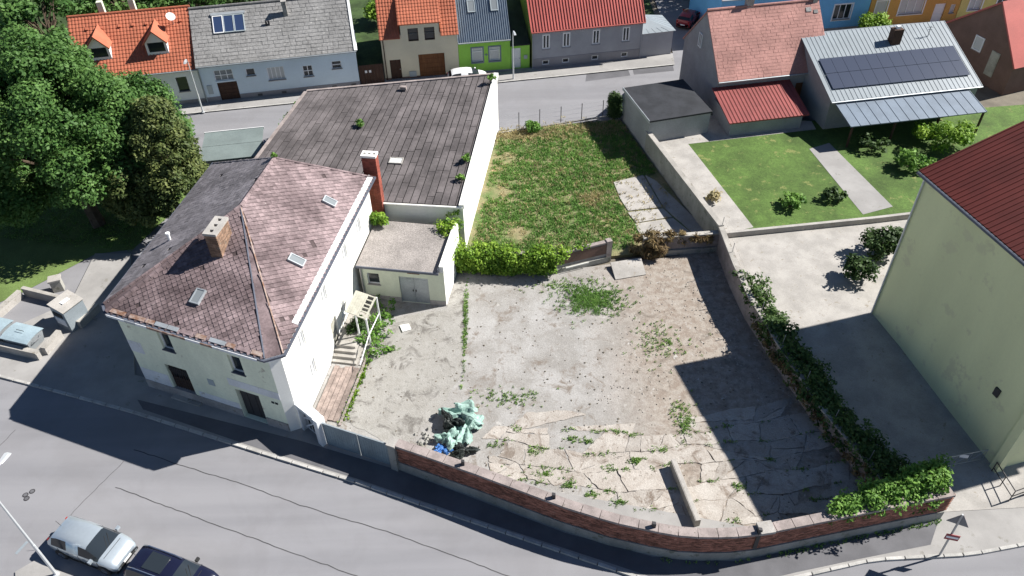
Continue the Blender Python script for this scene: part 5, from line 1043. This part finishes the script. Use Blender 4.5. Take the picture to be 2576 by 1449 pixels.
# ---------------------------------------------------------------- trees
tree('broad_tree', 'huge leafy green tree filling the left side of the park', (-32.5, 50.5, .03), [((-33.6, 51.0, 8.2), (7.0, 6.0, 5.8)), ((-29.8, 52.5, 6.5), (3.6, 4.0, 4.2)), ((-38.5, 50.0, 6.8), (5.0, 5.0, 5.0)), ((-34.5, 53.5, 10.5), (4.5, 4, 3.6)), ((-29.5, 56.0, 5.6), (3.2, 3.2, 3.8)), ((-39.5, 52, 10.5), (4, 4, 3.5))], 90, .7, 1.55, 330, .19, 'leaf', 1, .55)
tree('copper_tree', 'bronze tinted bushy conifer between the green tree and the corner house', (-25.6, 50.6, .03), [((-25.9, 50.4, 3.6), (3.3, 3.0, 3.3)), ((-25.7, 50.8, 6.4), (2.6, 2.3, 2.9)), ((-25.5, 51.0, 8.9), (1.1, 1.1, 1.7)), ((-28.2, 50.0, 4.2), (2.4, 2.2, 3.4))], 70, .4, .85, 480, .15, 'leaf_brown', 2, .3, asp=1.9)
for i, (x, y, h, r, lb) in enumerate(((-46, 77, 9, 4.5, 'dark green tree behind the dormer house at the upper left corner'), (-40, 82.5, 8, 4.2, 'round green tree above the ridge of the dormer house'), (-34, 84.5, 7, 3.6, 'green tree behind the gap of dormer house and pale blue house'), (-52, 70, 8, 4.5, 'dark tree at the left edge behind the park'))):
    tree('background_tree', lb, (x, y, 0), [((x, y, h*.62), (r, r, h*.4))], 60, .7, 1.3, 90, .32, 'leaf', 20+i, .3, group='trees behind the back street houses')
for i, (x, y, h, r, lb) in enumerate(((-27, 85.5, 6, 3.2, 'dark purple brown tree over the left half of the grey slate roof'), (-21.5, 87, 6, 3.0, 'dark tree over the right half of the grey slate roof'))):
    tree('background_tree', lb, (x, y, 0), [((x, y, h*.6), (r, r, h*.4))], 45, .6, 1.1, 90, .3, 'leaf_dark', 30+i, .3, group='trees behind the back street houses')
bush('garden_shrub', 'bright green shrub in the dark gap beyond the brown gate', 'shrub', [((-14.6, 88, 1.4), (1.6, 2.2, 1.4))], 120, .22, 'leaf_bright', 40)
for i, (x, y, h, r, lb) in enumerate(((24.0, 93, 6.5, 4, 'dark tree above the side street left of the blue house'), (29.3, 92.5, 7, 3.6, 'dark tree touching the left end of the blue house'), (20.5, 99, 5, 3, 'far tree at the top of the side street'))):
    tree('street_tree', lb, (x, y, 0), [((x, y, h*.6), (r, r, h*.4))], 45, .6, 1.1, 90, .3, 'leaf_dark' if i else 'leaf', 50+i, .25, group='trees beside the side street')
p = G(2196, 66, 1.4); bush('street_shrub', 'bright green round shrub in front of the orange house', 'shrub', [((p.x, p.y, 1.4), (1.5, 1.2, 1.3))], 160, .2, 'leaf_bright', 60)
# garden shrubs of the neighbour
for i, (u, v, rx, h, mt, lb) in enumerate(((2370, 372, 2.3, 2.4, 'leaf_bright', 'large yellow green shrub in the neighbour garden'), (2190, 372, 1.5, 1.1, 'leaf_dark', 'dark rounded shrub at the foot of the grey canopy'), (2290, 420, 1.5, 1.4, 'leaf_ivy', 'mid green shrub beside the garden path'), (1990, 520, 1.0, 1.0, 'leaf_ivy', 'small green shrub on the lawn behind the border wall'), (2090, 500, .9, .9, 'leaf_dark', 'small dark shrub beside the lower garden path'), (2215, 640, 1.5, 2.0, 'leaf_dark', 'dark bush leaning on the yellow building at its rear corner'), (2150, 700, 1.2, 1.5, 'leaf_dark', 'dark low bush in the shade left of the yellow building'), (1795, 505, .6, .8, 'straw', 'yellowish ornamental grass inside the boundary wall'))):
    p = G(u, v, 1.27); bush('garden_shrub', lb, 'shrub', [((p.x, p.y, 1.27+h*.5), (rx, rx*.85, h*.55))], 150, .2, mt, 70+i)
# hedge line of ivy on the retaining wall
rg = np.random.default_rng(90); cl = []
for i, p in enumerate(resample(offset(RW_, .35), .28)):
    if p.y > 41.0: continue
    z = np.interp(p.y, [23, 29.5, 34.9, 38.8, 46], [1.45, 1.5, 1.75, 1.85, 2.0]); d = rg.normal(0, .25, 3); w_ = .75 if p.y < 37.5 else .45
    for k in range(7): cl.append((np.array([p.x+rg.normal(.38, .42), p.y+rg.normal(0, .2), z+rg.normal(-.05, .22)]), rg.uniform(.25, .5)*w_/.6, d))
    if 26 < p.y < 38 and rg.random() < .7: cl.append((np.array([p.x-.35, p.y, z-rg.uniform(.3, 1.3)]), rg.uniform(.25, .4), d))
Q, ti = foliage(cl, 210, .15, rg); t = thing('wall_ivy', 'dark ivy trailing along the top of the retaining wall', 'ivy', (17, 33, 0)); quads('foliage', Q, ti, T['leaf_wall'], t)
rg = np.random.default_rng(99); cl = []
for p in resample(offset(RW_, -.05), .22):
    if 23.5 < p.y < 37 and rg.random() < .8: z = np.interp(p.y, [23, 29.5, 34.9, 38.8], [1.3, 1.45, 1.7, 1.85]); cl.append((np.array([p.x+rg.normal(-.05, .12), p.y, z-rg.uniform(.0, 1.1)]), rg.uniform(.18, .36), np.array([-1, 0, 0])))
Q, ti = foliage(cl, 420, .1, rg, asp=4); t = thing('dry_creeper', 'dry brown creeper hanging down the yard side of the retaining wall', 'creeper', (17, 30, 0)); quads('foliage', Q, ti, T['leaf_dry'], t)
# vine over garden wall, shed corner, wall end, dry shrub
rg = np.random.default_rng(91); cl = []
for i in range(330):
    s = rg.random(); x = -4.2+s*8.2; y = 44.42-.09*(x+4.2); z = rg.uniform(.35, 2.15); y2 = y-.25-.4*math.sin(min(1, z/2)*2.2)*rg.random() if z < 1.7 else y+rg.uniform(-.5, .5)
    if x > 3.0 and z < 1.6: continue
    cl.append((np.array([x, y2, z]), rg.uniform(.28, .5), np.array([0, -1, 0])))
for i in range(70): cl.append((np.array([-4.45+rg.normal(0, .35), 45.4+rg.normal(0, .7), 3.0+rg.normal(0, .45)-(.9 if i % 3 else 0)]), rg.uniform(.25, .45), np.array([0, -1, 0])))
for i in range(14): cl.append((np.array([3.6+i*.16, 44.05+i*.045, 1.85+rg.normal(0, .06)]), rg.uniform(.12, .25), np.array([0, 0, 1])))
Q, ti = foliage(cl, 330, .14, rg); t = thing('wall_vine', 'lush bright green vine hanging over the pink garden wall and shed corner', 'vine', (0, 44.2, 0)); quads('foliage', Q, ti, T['leaf_bright'], t)
rg = np.random.default_rng(92); cl = []
for i in range(300):
    s = rg.random()**.8; p = Vector((16.2, 22.3, 0)).lerp(Vector((22.4, 23.9, 0)), s); r_ = .3+.5*s; cl.append((np.array([p.x+rg.normal(0, .15), p.y+rg.normal(.3*s, .42*r_*1.4), 2.35+rg.uniform(-.45, 1.15*r_)]), rg.uniform(.25, .5), np.array([0, 0, 1])))
Q, ti = foliage(cl, 300, .14, rg); t = thing('wall_end_bush', 'dense bright green bush growing over the right end of the street wall', 'bush', (20, 23, 0)); quads('foliage', Q, ti, T['leaf_ivy'], t)
rg = np.random.default_rng(93); cl = [(np.array([10.2+rg.normal(0, .55), 45.7+rg.normal(0, .35), .9+rg.uniform(-.6, .8)]), rg.uniform(.25, .45), np.array([0, 0, 1])) for i in range(42)]+[(np.array([10.8+rg.random()*4, 45.9+rg.normal(0, .1), 1.6+rg.normal(-.15, .15)]), rg.uniform(.12, .28), np.array([0, 0, 1])) for i in range(40)]
Q, ti = foliage(cl, 620, .1, rg, asp=6); t = thing('dry_shrub', 'dry brown shrub hanging over the wall stub', 'shrub', (10.2, 45.7, 0)); quads('foliage', Q, ti, T['leaf_dry'], t)
# bushes at hall and fence, roof seedlings
bush('street_bush', 'dark green bush at the rear left corner of the hall', 'bush', [((-18.0, 62.9, 1.9), (1.1, .9, 1.6)), ((-19.2, 62.6, 1.2), (.8, .8, 1.0))], 200, .18, 'leaf_ivy', 94)
p = G(1543, 300, .2); bush('fence_conifer', 'small slim dark conifer at the right end of the wire fence', 'conifer', [((p.x, p.y, 1.0), (.45, .4, .9)), ((p.x, p.y, 2.0), (.28, .28, .8))], 400, .1, 'leaf_dark', 95, k=14)
p = G(1340, 330, .2); bush('fence_bush', 'leafy green bush at the left fence posts', 'bush', [((p.x, p.y, .7), (.7, .6, .6))], 260, .16, 'leaf_ivy', 96)
for i, (u, v, s, lb) in enumerate(((905, 318, .55, 'seedling growing in the middle of the hall roof'), (1235, 205, .6, 'seedling at the far right corner of the hall roof'), (1170, 405, .6, 'seedling on the right edge of the hall roof, upper of two'), (1160, 455, .5, 'seedling on the right edge of the hall roof, lower of two'), (693, 392, .35, 'tiny seedling at the ridge end of the corner house'))):
    P = GP(u, v, HN_L, hn) if i < 4 else RB; bush('roof_seedling', lb, 'seedling', [((P.x, P.y, P.z+s*.55), (s*.6, s*.6, s*.55))], 420, .13, 'leaf_ivy', 100+i, k=5, group='seedlings on the roofs')
p = FS.P(.35, 4.3, SH); bush('roof_shrub', 'bright little shrub at the back of the shed roof beside the chimney', 'shrub', [((p.x, p.y, SH+.55), (.5, .45, .6))], 420, .15, 'leaf_bright', 110, k=8)
rg = np.random.default_rng(97); cc = G(945, 838); cl = [(np.array([cc.x+.1+rg.normal(0, .5), cc.y+rg.normal(-.1, 1.15), .25+abs(rg.normal(0, .3))]), rg.uniform(.2, .36), np.array([0, 0, 1])) for i in range(50)]
Q, ti = foliage(cl, 330, .14, rg); t = thing('porch_weeds', 'lush green weeds beside the porch canopy', 'weeds', (cc.x, cc.y, .05)); quads('foliage', Q, ti, T['leaf_ivy'], t)
cc = G(905, 845); bush('porch_shrub', 'dark shrub under the porch canopy', 'shrub', [((cc.x, cc.y, .8), (.6, .9, .7))], 260, .14, 'leaf_dark', 98)
# ---------------------------------------------------------------- grasses
LP = [(p.x, p.y) for p in LOT]
def bare(x, y):
    for u, v, r in ((1275, 400, 1.0), (1250, 485, 1.3), (1290, 335, 1.9), (1300, 590, 1.2)):
        c = G(u, v, .2)
        if ((x-c.x)/r)**2+((y-c.y)/(r*.8))**2 < random.uniform(.4, 1.3): return False
    return not inpoly(x, y, [(G(*q).x, G(*q).y) for q in ((1543, 458), (1650, 440), (1800, 590), (1615, 600), (1560, 520))])
LPg = [(-3.0, 45.6), (3.4, 45.0), (8.2, 46.3), (11.5, 47.5), (13.2, 53), (10.2, 65), (-.7, 63.2)]
tufts('lot_grass', 'rough green grass covering the vacant lot', 'grass', pts_in(LPg, 4800, .2, bare), .18, 8, 'grass', 120, .22, .026, (0, .6))
tufts('dry_grass', 'dry straw coloured grass tufts between the green of the lot', 'grass', pts_in(LPg, 700, .2)+[(x, y, .2) for x, y, _ in blob_pts(1340, 345, 4, 1.4, 380)+blob_pts(1480, 330, 4, 1.2, 300)+blob_pts(1490, 505, 1.3, 1.3, 120)], .24, 7, 'straw', 121, .2, .02)
tufts('yard_grass', 'patch of green grass in the middle of the yard', 'grass', blob_pts(1490, 757, 2.4, 1.7, 620), .13, 8, 'grass', 122, .13, .02, (.1, .6))
sp = blob_pts(1660, 865, 2, 2.2, 130)+blob_pts(1280, 1000, 2.5, .8, 90)+blob_pts(1720, 1060, .8, 1.6, 130)+blob_pts(1170, 820, .15, 5.5, 160)+blob_pts(1420, 720, 3, .8, 110)+blob_pts(1350, 1195, 5, .5, 30)
for u, v, n in ((1370, 1195, 26), (1435, 1222, 26), (1490, 1245, 26), (1560, 1265, 34), (1440, 1105, 18), (1480, 1112, 18), (1600, 1160, 40), (1660, 1135, 12), (1300, 1080, 14), (1860, 1225, 24), (980, 880, 40), (1245, 1120, 12), (1340, 1140, 12), (1530, 1180, 14)): sp += blob_pts(u, v, .5, .25, n)
for k in range(1, 10):
    x = random.random()*3
    while x < 24:
        p = fs_.P(x, joint(k, x), 0)
        if inpoly(p.x, p.y, SLP) and random.random() < .4: sp += [(p.x+random.gauss(0, .25), p.y+random.gauss(0, .06), .06) for _ in range(random.randint(2, 9))]
        x += .6
tufts('yard_weeds', 'scattered weeds in cracks and bare earth of the yard', 'weeds', sp, .11, 7, 'grass', 123, .1, .022, (.2, .95))
tufts('edging_weeds', 'yellow green weeds along the plank edging', 'weeds', [(p.x+random.gauss(0, .12), p.y, .06) for p in (FRt.P(random.uniform(.6, 6), -2.3, 0) for _ in range(120))], .13, 7, 'leaf_bright', 124, .1, .03)
wl = []
for p in resample(offset(WL, -.14), .12):
    if p.x > 7 and random.random() < (.25 if p.x < 13 else .7): wl.append((p.x, p.y+random.uniform(-.12, .05), .1))
tufts('wall_foot_weeds', 'weeds along the foot of the street wall', 'weeds', wl, .14, 7, 'grass', 125, .12, .025)
tufts('park_grass', 'short park grass near the tree and corner house', 'grass', pts_in([(p.x, p.y) for p in (G(0, 600), G(330, 632), G(500, 470), G(430, 420), G(0, 480))], 1800, .03), .09, 6, 'grass', 126, .25, .025, (.2, .7))
# ---------------------------------------------------------------- street lamps
def lamp(name, label, base, h, arm, az, group, steel='lamp_grey'):
    base = Vector(base); t = thing(name, label, 'street lamp', base, group); d = Vector((math.cos(az), math.sin(az), 0)); U = Vector((0, 0, 1))
    MB().bar(base, base+U*h*.35, .085, 8, .075).bar(base+U*h*.35, base+U*(h-.6), .062, 8, .045).build('pole', T[steel], t)
    pts = [base+U*(h-.6)+d*(arm*(1-math.cos(a)))*1.0+U*(.6*math.sin(a)) for a in np.linspace(0, math.pi/2, 6)]; MB().tube(pts, .04, 7).build('arm', T[steel], t)
    e = pts[-1]; s = Vector((-d.y, d.x, 0)); mb = MB(); q = lambda a, b, c: e+d*a+s*b+U*c
    mb.hexa([q(-.05, -.06, -.05), q(.75, -.12, -.04), q(.75, .12, -.04), q(-.05, .06, -.05)], [q(-.05, -.05, .05), q(.6, -.09, .1), q(.6, .09, .1), q(-.05, .05, .05)]); hd = mb.build('lamp_head', T[steel], t)
    MB().hexa([q(.15, -.08, -.075), q(.7, -.1, -.075), q(.7, .1, -.075), q(.15, .08, -.075)], [q(.15, -.08, -.046), q(.7, -.1, -.042), q(.7, .1, -.042), q(.15, .08, -.046)]).build('lens', T['lens'], hd); MB().bar(base, base+U*.08, .16, 8).build('foot', T[steel], t)
lamp('street_lamp', 'tall curved street lamp at the lower left corner by the silver car', G(142, 1445, .09), 8.2, .9, rad(75), 'street lamps')
lamp('street_lamp', 'slim street lamp in front of the white and pale blue houses', G(511, 283, .1), 5.6, .5, rad(-80), 'street lamps'); lamp('street_lamp', 'slim street lamp beside the lime green house', G(1291, 201, .0), 5.3, .5, rad(-80), 'street lamps')
# ---------------------------------------------------------------- cars
def car(name, label, loc, az, kind, paint, group='parked cars', k=1.0):
    F = Fr((loc[0], loc[1], loc[2]), az); t = thing(name, label, 'car', loc, group)
    if kind == 'hatch': # x, top z, belt z, half width belt, half width top, sill z
        S = [(-2.0, .62, .6, .66, .6, .34), (-1.97, .88, .8, .74, .68, .3), (-1.86, 1.05, .92, .8, .7, .28), (-1.62, 1.34, .95, .83, .6, .26), (-1.3, 1.46, .96, .84, .58, .24), (-.7, 1.52, .95, .85, .585, .24), (0, 1.5, .94, .85, .585, .24), (.42, 1.42, .93, .85, .58, .24), (1.12, 1.02, .93, .84, .66, .24), (1.3, .97, .9, .83, .66, .25), (1.62, .88, .8, .81, .62, .27), (1.86, .74, .66, .74, .6, .3), (1.98, .56, .52, .64, .55, .34)]; wx = (-1.22, 1.28); wr = .31; g = dict(ws=(7, 8), rw=(2, 4), sd=(3, 8)); pil = (5, 6)
    else:
        S = [(-2.3, .7, .66, .76, .7, .42), (-2.27, 1.0, .92, .84, .76, .38), (-2.2, 1.2, 1.06, .88, .76, .36), (-2.0, 1.58, 1.1, .91, .68, .34), (-1.6, 1.7, 1.11, .92, .68, .32), (-.8, 1.74, 1.1, .93, .69, .32), (.0, 1.72, 1.09, .93, .69, .32), (.5, 1.64, 1.08, .93, .68, .32), (1.2, 1.2, 1.07, .92, .74, .32), (1.4, 1.13, 1.04, .91, .74, .33), (1.85, 1.04, .96, .89, .72, .35), (2.15, .88, .8, .82, .68, .38), (2.3, .68, .62, .72, .62, .44)]; wx = (-1.38, 1.42); wr = .36; g = dict(ws=(7, 8), rw=(2, 4), sd=(3, 8)); pil = (5, 6)
    S = [tuple(q*k for q in r) for r in S]; wx = tuple(q*k for q in wx); wr *= k
    rows_ = []
    for x, zt, zb, wb, wt, zs in S:
        half = [(wb*.93, zs), (wb*1.0, zs+(zb-zs)*.45), (wb, zb-.04), (wb*.97, zb), (wt+.03, zb+(zt-zb)*.82), (wt*.86, zb+(zt-zb)*.965), (wt*.4, zt), (0, zt+.006)]
        prof = [(y, z) for y, z in half]+[(-y, z) for y, z in half[-2::-1]]; rows_.append([F.P(x, y, z) for y, z in prof])
    n = len(rows_[0]); faces = dict(body=[], ws=[], rw=[], sl=[], sr=[])
    for i in range(len(S)-1):
        for j in range(n-1):
            key = 'body'
            kk = 0
            if g['ws'][0] <= i < g['ws'][1] and 4 <= j <= 9: key = 'ws'
            elif g['rw'][0] <= i < g['rw'][1]-1 and 4 <= j <= 9: key = 'rw'
            elif g['sd'][0] <= i < g['sd'][1]-0 and j == 3 and i != pil[0]-0: key = 'sr'
            elif g['sd'][0] <= i < g['sd'][1]-0 and j == n-2-3 and i != pil[0]: key = 'sl'
            faces[key].append((i*n+j, i*n+j+1, (i+1)*n+j+1, (i+1)*n+j))
    faces['body'] += [tuple(range(n)), tuple(reversed(range((len(S)-1)*n, len(S)*n)))]; faces['body'] += [(i*n, (i+1)*n, (i+1)*n+n-1, i*n+n-1) for i in range(len(S)-1)]
    allv = [p for r in rows_ for p in r]
    def sub(nm, fl, mt, par):
        idx = sorted({k for f in fl for k in f}); mp = {k: i for i, k in enumerate(idx)}; mb = MB(); mb.add([allv[k] for k in idx], [tuple(mp[k] for k in f) for f in fl]); return mb.build(nm, T[mt], par, smooth=True)
    bd_ = sub('body', faces['body'], paint, t)
    for nm, key in (('windscreen', 'ws'), ('rear_window', 'rw')): sub(nm, faces[key], 'glass', t)
    for key in ('sl', 'sr'):
        for part in ([f for f in faces[key] if f[0]//n < pil[0]], [f for f in faces[key] if f[0]//n > pil[0]]): sub('side_window', part, 'glass', t)
    wid = S[5][3]; L2 = S[-1][0]
    for x in wx:
        for s in (-1, 1):
            a, b = F.P(x, s*(wid-.2), wr), F.P(x, s*(wid+.02), wr); wl_ = MB().bar(a, b, wr, 18).build('wheel', T['rubber'], t); MB().bar(F.P(x, s*(wid+.0), wr), F.P(x, s*(wid+.03), wr), wr*.62, 12).build('rim', T['chrome'], wl_)
            MB().bar(F.P(x, s*(wid-.1), wr+.02), F.P(x, s*(wid+.012), wr+.02), wr*1.16, 18).build('wheel_arch', T['rubber'], bd_)
    for s in (-1, 1):
        zh = S[-2][1]-.06; MB().hexa([F.P(L2-.34, s*.45, zh-.05), F.P(L2-.1, s*.45, zh-.13), F.P(L2-.24, s*.72, zh-.13), F.P(L2-.5, s*.74, zh-.03)], [F.P(L2-.34, s*.45, zh+.06), F.P(L2-.1, s*.45, zh-.03), F.P(L2-.24, s*.72, zh-.02), F.P(L2-.5, s*.74, zh+.08)]).build('headlight', T['lens'], t)
        zr_ = S[2][2]; MB().box(F, S[0][0]-.01, S[0][0]+.12, *sorted((s*.58, s*.72)), zr_-.16, zr_+.02).build('tail_light', T['red_lens'], t)
        zm = S[8][2]+.03; mb = MB(); mb.box(F, .78*k, .92*k, *sorted((s*(wid-.02), s*(wid+.2))), zm, zm+.15); mr = mb.build('mirror', T[paint if kind == 'hatch' else 'rubber'], t)
        if kind != 'hatch': MB().tube([F.P(-1.9, s*.62, 1.66), F.P(-1.6, s*.64, 1.77), F.P(0, s*.64, 1.79), F.P(.42, s*.62, 1.7)], .025, 6).build('roof_rail', T['chrome'], t)
        for z_, x0, x1 in ((S[6][2]-.22, -.85, -.65), (S[6][2]-.2, .25, .45)): MB().box(F, x0, x1, *sorted((s*(wid-.01), s*(wid+.025))), z_, z_+.04).build('door_handle', T['chrome'], t)
    MB().box(F, L2-.12, L2+.03, -.5, .5, .36, .5).build('front_grille', T['rubber'], t); MB().box(F, S[0][0]-.03, S[0][0]+.1, -.26, .26, .5, .61).build('number_plate', T['frame_white'], t); MB().box(F, L2-.02, L2+.04, -.26, .26, .52, .62).build('number_plate', T['frame_white'], t)
    MB().box(F, S[0][0]+.05, L2-.1, -wid*.85, wid*.85, .17, .36).build('underbody', T['rubber'], t)
    for s in (-1, 1):
        for x in (S[4][0]+.1, S[5][0]+.72, S[8][0]-.05): MB().box(F, x-.012, x+.012, *sorted((s*(wid-.03), s*(wid+.006))), S[6][5]+.06, S[6][2]-.03).build('door_seam', T['rubber'], bd_)
        MB().bar(F.P(S[8][0]-.02, s*.1, S[8][1]+.015), F.P(S[7][0]+.28*k, s*.1+.42, S[7][1]-.16), .012, 4).build('wiper', T['rubber'], t)
        MB().box(F, S[3][0], S[9][0], *sorted((s*(wid-.04), s*(wid+.012))), S[6][5], S[6][5]+.07).build('sill_trim', T['rubber'], bd_)
    MB().box(F, S[9][0]-.02, S[9][0]+.0, -.62, .62, S[9][1]-.03, S[9][1]+.014).build('bonnet_seam', T['rubber'], bd_)
    MB().bar(F.P(S[3][0]+.12, 0, S[3][1]+.08), F.P(S[3][0]-.08, 0, S[3][1]+.42), .012, 4).build('aerial', T['rubber'], t)
    if kind != 'hatch': MB().hexa([F.P(-1.2, -.46, 1.735), F.P(-.1, -.46, 1.727), F.P(-.1, .46, 1.727), F.P(-1.2, .46, 1.735)], [F.P(-1.2, -.46, 1.753), F.P(-.1, -.46, 1.745), F.P(-.1, .46, 1.745), F.P(-1.2, .46, 1.753)]).build('glass_roof', T['glass'], bd_)
    return t
car('parked_car', 'silver hatchback parked at the lower left', (-22.1, 22.2, .006), -20.4, 'hatch', 'paint_silver', k=1.09)
car('parked_car', 'dark navy estate car with roof rails behind the silver hatchback bonnet', (-17.3, 20.25, .006), -20.4, 'suv', 'paint_navy')
p = G(1178, 197, .02); car('parked_car', 'white car showing only its roof behind the hall', (p.x, p.y-1.0, .02), 8, 'hatch', 'paint_white'); p = G(1730, 58, .02); car('parked_car', 'small dark red car parked far up the side street', (p.x, p.y, .02), 60, 'hatch', 'paint_red')
# ---------------------------------------------------------------- recycling corner
def bar_wall(name, label, a, b, wd, h, mt='concrete_pale'):
    t = thing(name, label, 'low wall', a.lerp(b, .5)); MB().plank(a, b, wd, h-.1).build('wall', T[mt], t); MB().plank(a+Vector((0, 0, h-.096)), b+Vector((0, 0, h-.096)), wd+.06, .1).build('coping', T['concrete'], t)
bar_wall('low_wall', 'low pale concrete wall in front of the metal bins', G(-40, 872, 0), G(105, 905, 0), .3, .75); bar_wall('low_wall', 'short low concrete wall at the right end of the metal bins', G(118, 895, 0), G(158, 850, 0), .3, .75)
bar_wall('low_wall', 'low concrete wall along the park lawn left of the clothes container', G(-40, 835, 0), G(58, 748, 0), .25, .7); bar_wall('low_wall', 'low dark concrete wall behind the clothes container', G(66, 742, 0), G(180, 770, 0), .22, .75); bar_wall('low_wall', 'low stone wall between clothes container and corner house', G(205, 828, 0), G(252, 782, 0), .28, .7)
def wbin(label, loc, az):
    F = Fr(loc, az); F.X = F.X*1.5; F.Y = F.Y*1.35; t = thing('waste_container', label, 'waste container', loc, 'grey blue waste containers'); MB().hexa([F.P(-.6, -.42, .2), F.P(.6, -.42, .2), F.P(.6, .42, .2), F.P(-.6, .42, .2)], [F.P(-.68, -.52, 1.12), F.P(.68, -.52, 1.12), F.P(.68, .52, 1.12), F.P(-.68, .52, 1.12)]).build('body', T['bin_steel'], t)
    n = 6; prof = [(-.58+1.16*i/n, 1.14+.11*math.sin(math.pi*i/n)**.7) for i in range(n+1)]; mb = MB()
    for (y0, z0), (y1, z1) in zip(prof, prof[1:]): mb.hexa([F.P(-.72, y0, z0-.05), F.P(.72, y0, z0-.05), F.P(.72, y1, z1-.05), F.P(-.72, y1, z1-.05)], [F.P(-.72, y0, z0), F.P(.72, y0, z0), F.P(.72, y1, z1), F.P(-.72, y1, z1)])
    lid = mb.build('lid', T['bin_lid'], t); MB().tube([F.P(-.2, 0, 1.36), F.P(-.15, 0, 1.4), F.P(.15, 0, 1.4), F.P(.2, 0, 1.36)], .02, 5).build('lid_handle', T['dark'], lid)
    for s in (-1, 1):
        MB().tube([F.P(s*.7, -.25, .95), F.P(s*.82, -.25, .95), F.P(s*.82, .25, .95), F.P(s*.7, .25, .95)], .025, 5).build('side_handle', T['steel'], t)
        for y in (-.35, .35): MB().bar(F.P(s*.5-.03, y, .1), F.P(s*.5+.03, y, .1), .1, 10).build('castor', T['rubber'], t)
pb = [G(72, 868, 0), G(-2, 848, 0), G(-75, 826, 0)]
for p, lb in zip(pb, ('grey blue metal waste container nearest the concrete wall end', 'grey blue metal waste container cut by the left picture edge', 'grey blue metal waste container beyond the left picture edge')): wbin(lb, p, -17)
p = G(190, 812, 0); F = Fr((p.x, p.y, 0), 62); F.X = F.X*1.2; F.Y = F.Y*1.2; t = thing('clothes_container', 'tall grey clothes collection container beside the corner house', 'container', p)
MB().hexa([F.P(-.65, -.6, .06), F.P(.65, -.6, .06), F.P(.65, .6, .06), F.P(-.65, .6, .06)], [F.P(-.65, -.6, 1.9), F.P(.65, -.6, 1.9), F.P(.65, .45, 2.15), F.P(-.65, .45, 2.15)]).build('body', T['metal_grey'], t)
MB().slab([F.P(-.7, -.68, 1.92), F.P(.7, -.68, 1.92), F.P(.7, .5, 2.19), F.P(-.7, .5, 2.19)], .05).build('lid', T['concrete_pale'], t)
MB().box(F, -.68, -.652, -.35, .35, 1.25, 1.6).build('flap', T['dark'], t); MB().box(F, -.672, -.652, -.4, .4, .5, 1.1).build('notice', T['frame_white'], t); MB().box(F, -.25, .25, -.2, .05, 2.08, 2.12).build('sticker', T['frame_white'], t)
for x, y in ((-.5, -.5), (.5, -.5), (.5, .5), (-.5, .5)): MB().box(F, x-.06, x+.06, y-.06, y+.06, 0, .06).build('foot', T['steel_dark'], t)
p = G(150, 728, 0); t = thing('stone_post', 'short square stone post behind the clothes container', 'post', p); F = Fr((p.x, p.y, 0), 20); MB().box(F, -.35, .35, -.3, .3, 0, .95).build('shaft', T['plinth'], t); MB().box(F, -.42, .42, -.37, .37, .95, 1.08).build('cap', T['concrete_pale'], t)
# manhole covers
for u, v, lb in ((81, 1236, 'round road cap, upper right of three in the asphalt'), (64, 1245, 'round road cap, middle of three in the asphalt'), (67, 1254, 'round road cap, lowest of three in the asphalt')):
    p = G(u, v); t = thing('road_cap', lb, 'valve cap', p, 'three valve caps in the road'); MB().bar(p, p+Vector((0, 0, .012)), .16, 14).build('rim', T['steel_dark'], t); MB().bar(p+Vector((0, 0, .013)), p+Vector((0, 0, .018)), .11, 12).build('cover', T['asphalt_dark'], t)
# ---------------------------------------------------------------- signs, railing, barrier at the right
p = Vector((21.7, 20.95, .1)); t = thing('traffic_sign', 'sign post with triangle sign and small red plate at the pavement corner', 'traffic sign', p); MB().bar(p, p+Vector((-.12, .05, 3.75)), .05, 8).build('pole', T['steel'], t)
F = Fr((p.x-.1, p.y, 0), -25); q = [(-.5, 3.0), (.5, 3.0), (0, 3.85)]; MB().hexa([F.P(x, .05, z) for x, z in q], [F.P(x, .08, z) for x, z in q]).build('triangle_plate', T['sign_back'], t); MB().hexa([F.P(x, .083, z) for x, z in q], [F.P(x, .09, z) for x, z in q]).build('triangle_face', T['sign_red'], t)
F2 = Fr((p.x, p.y, 0), -15); MB().box(F2, -.32, .32, -.08, -.05, 1.75, 2.2).build('plate', T['sign_red'], t); MB().box(F2, -.28, .28, -.086, -.081, 1.9, 2.05).build('plate_stripe', T['frame_white'], t)
t = thing('tube_railing', 'tubular steel railing at the right edge of the pavement', 'railing', G(2540, 1250, .1)); a, b, c_ = G(2490, 1190, .1), G(2535, 1262, .1), G(2610, 1235, .1)
for z in (.5, 1.0): MB().tube([a+Vector((0, 0, z)), b+Vector((0, 0, z)), c_+Vector((0, 0, z))], .03, 6).build('rail', T['steel_dark'], t)
for p in (a, a.lerp(b, .5), b, b.lerp(c_, .5), c_): MB().bar(p, p+Vector((0, 0, 1.02)), .03, 6).build('post', T['steel_dark'], t)
t = thing('drive_barrier', 'thin metal barrier across the neighbour drive', 'barrier', G(2390, 1172, .2)); a, b = G(2316, 1188, .2), G(2468, 1158, .25); up_ = Vector((0, 0, 1))
MB().tube([a+up_*.15, b+up_*.15], .02, 5).tube([a+up_*1.0, b+up_*1.0], .025, 5).build('rail', T['steel'], t)
for s in np.linspace(0, 1, 5): p = a.lerp(b, s); MB().bar(p+up_*.0, p+up_*1.0, .02, 5).build('upright', T['steel'], t)
for s in np.linspace(0, .75, 4): MB().bar(a.lerp(b, s)+up_*.15, a.lerp(b, s+.25)+up_*1.0, .014, 4).build('brace', T['steel'], t)
p = a.lerp(b, .62); F = Fr((p.x, p.y, 0), -11); MB().box(F, -.22, .22, -.04, -.025, .95, 1.2).build('sign_plate', T['frame_white'], t)
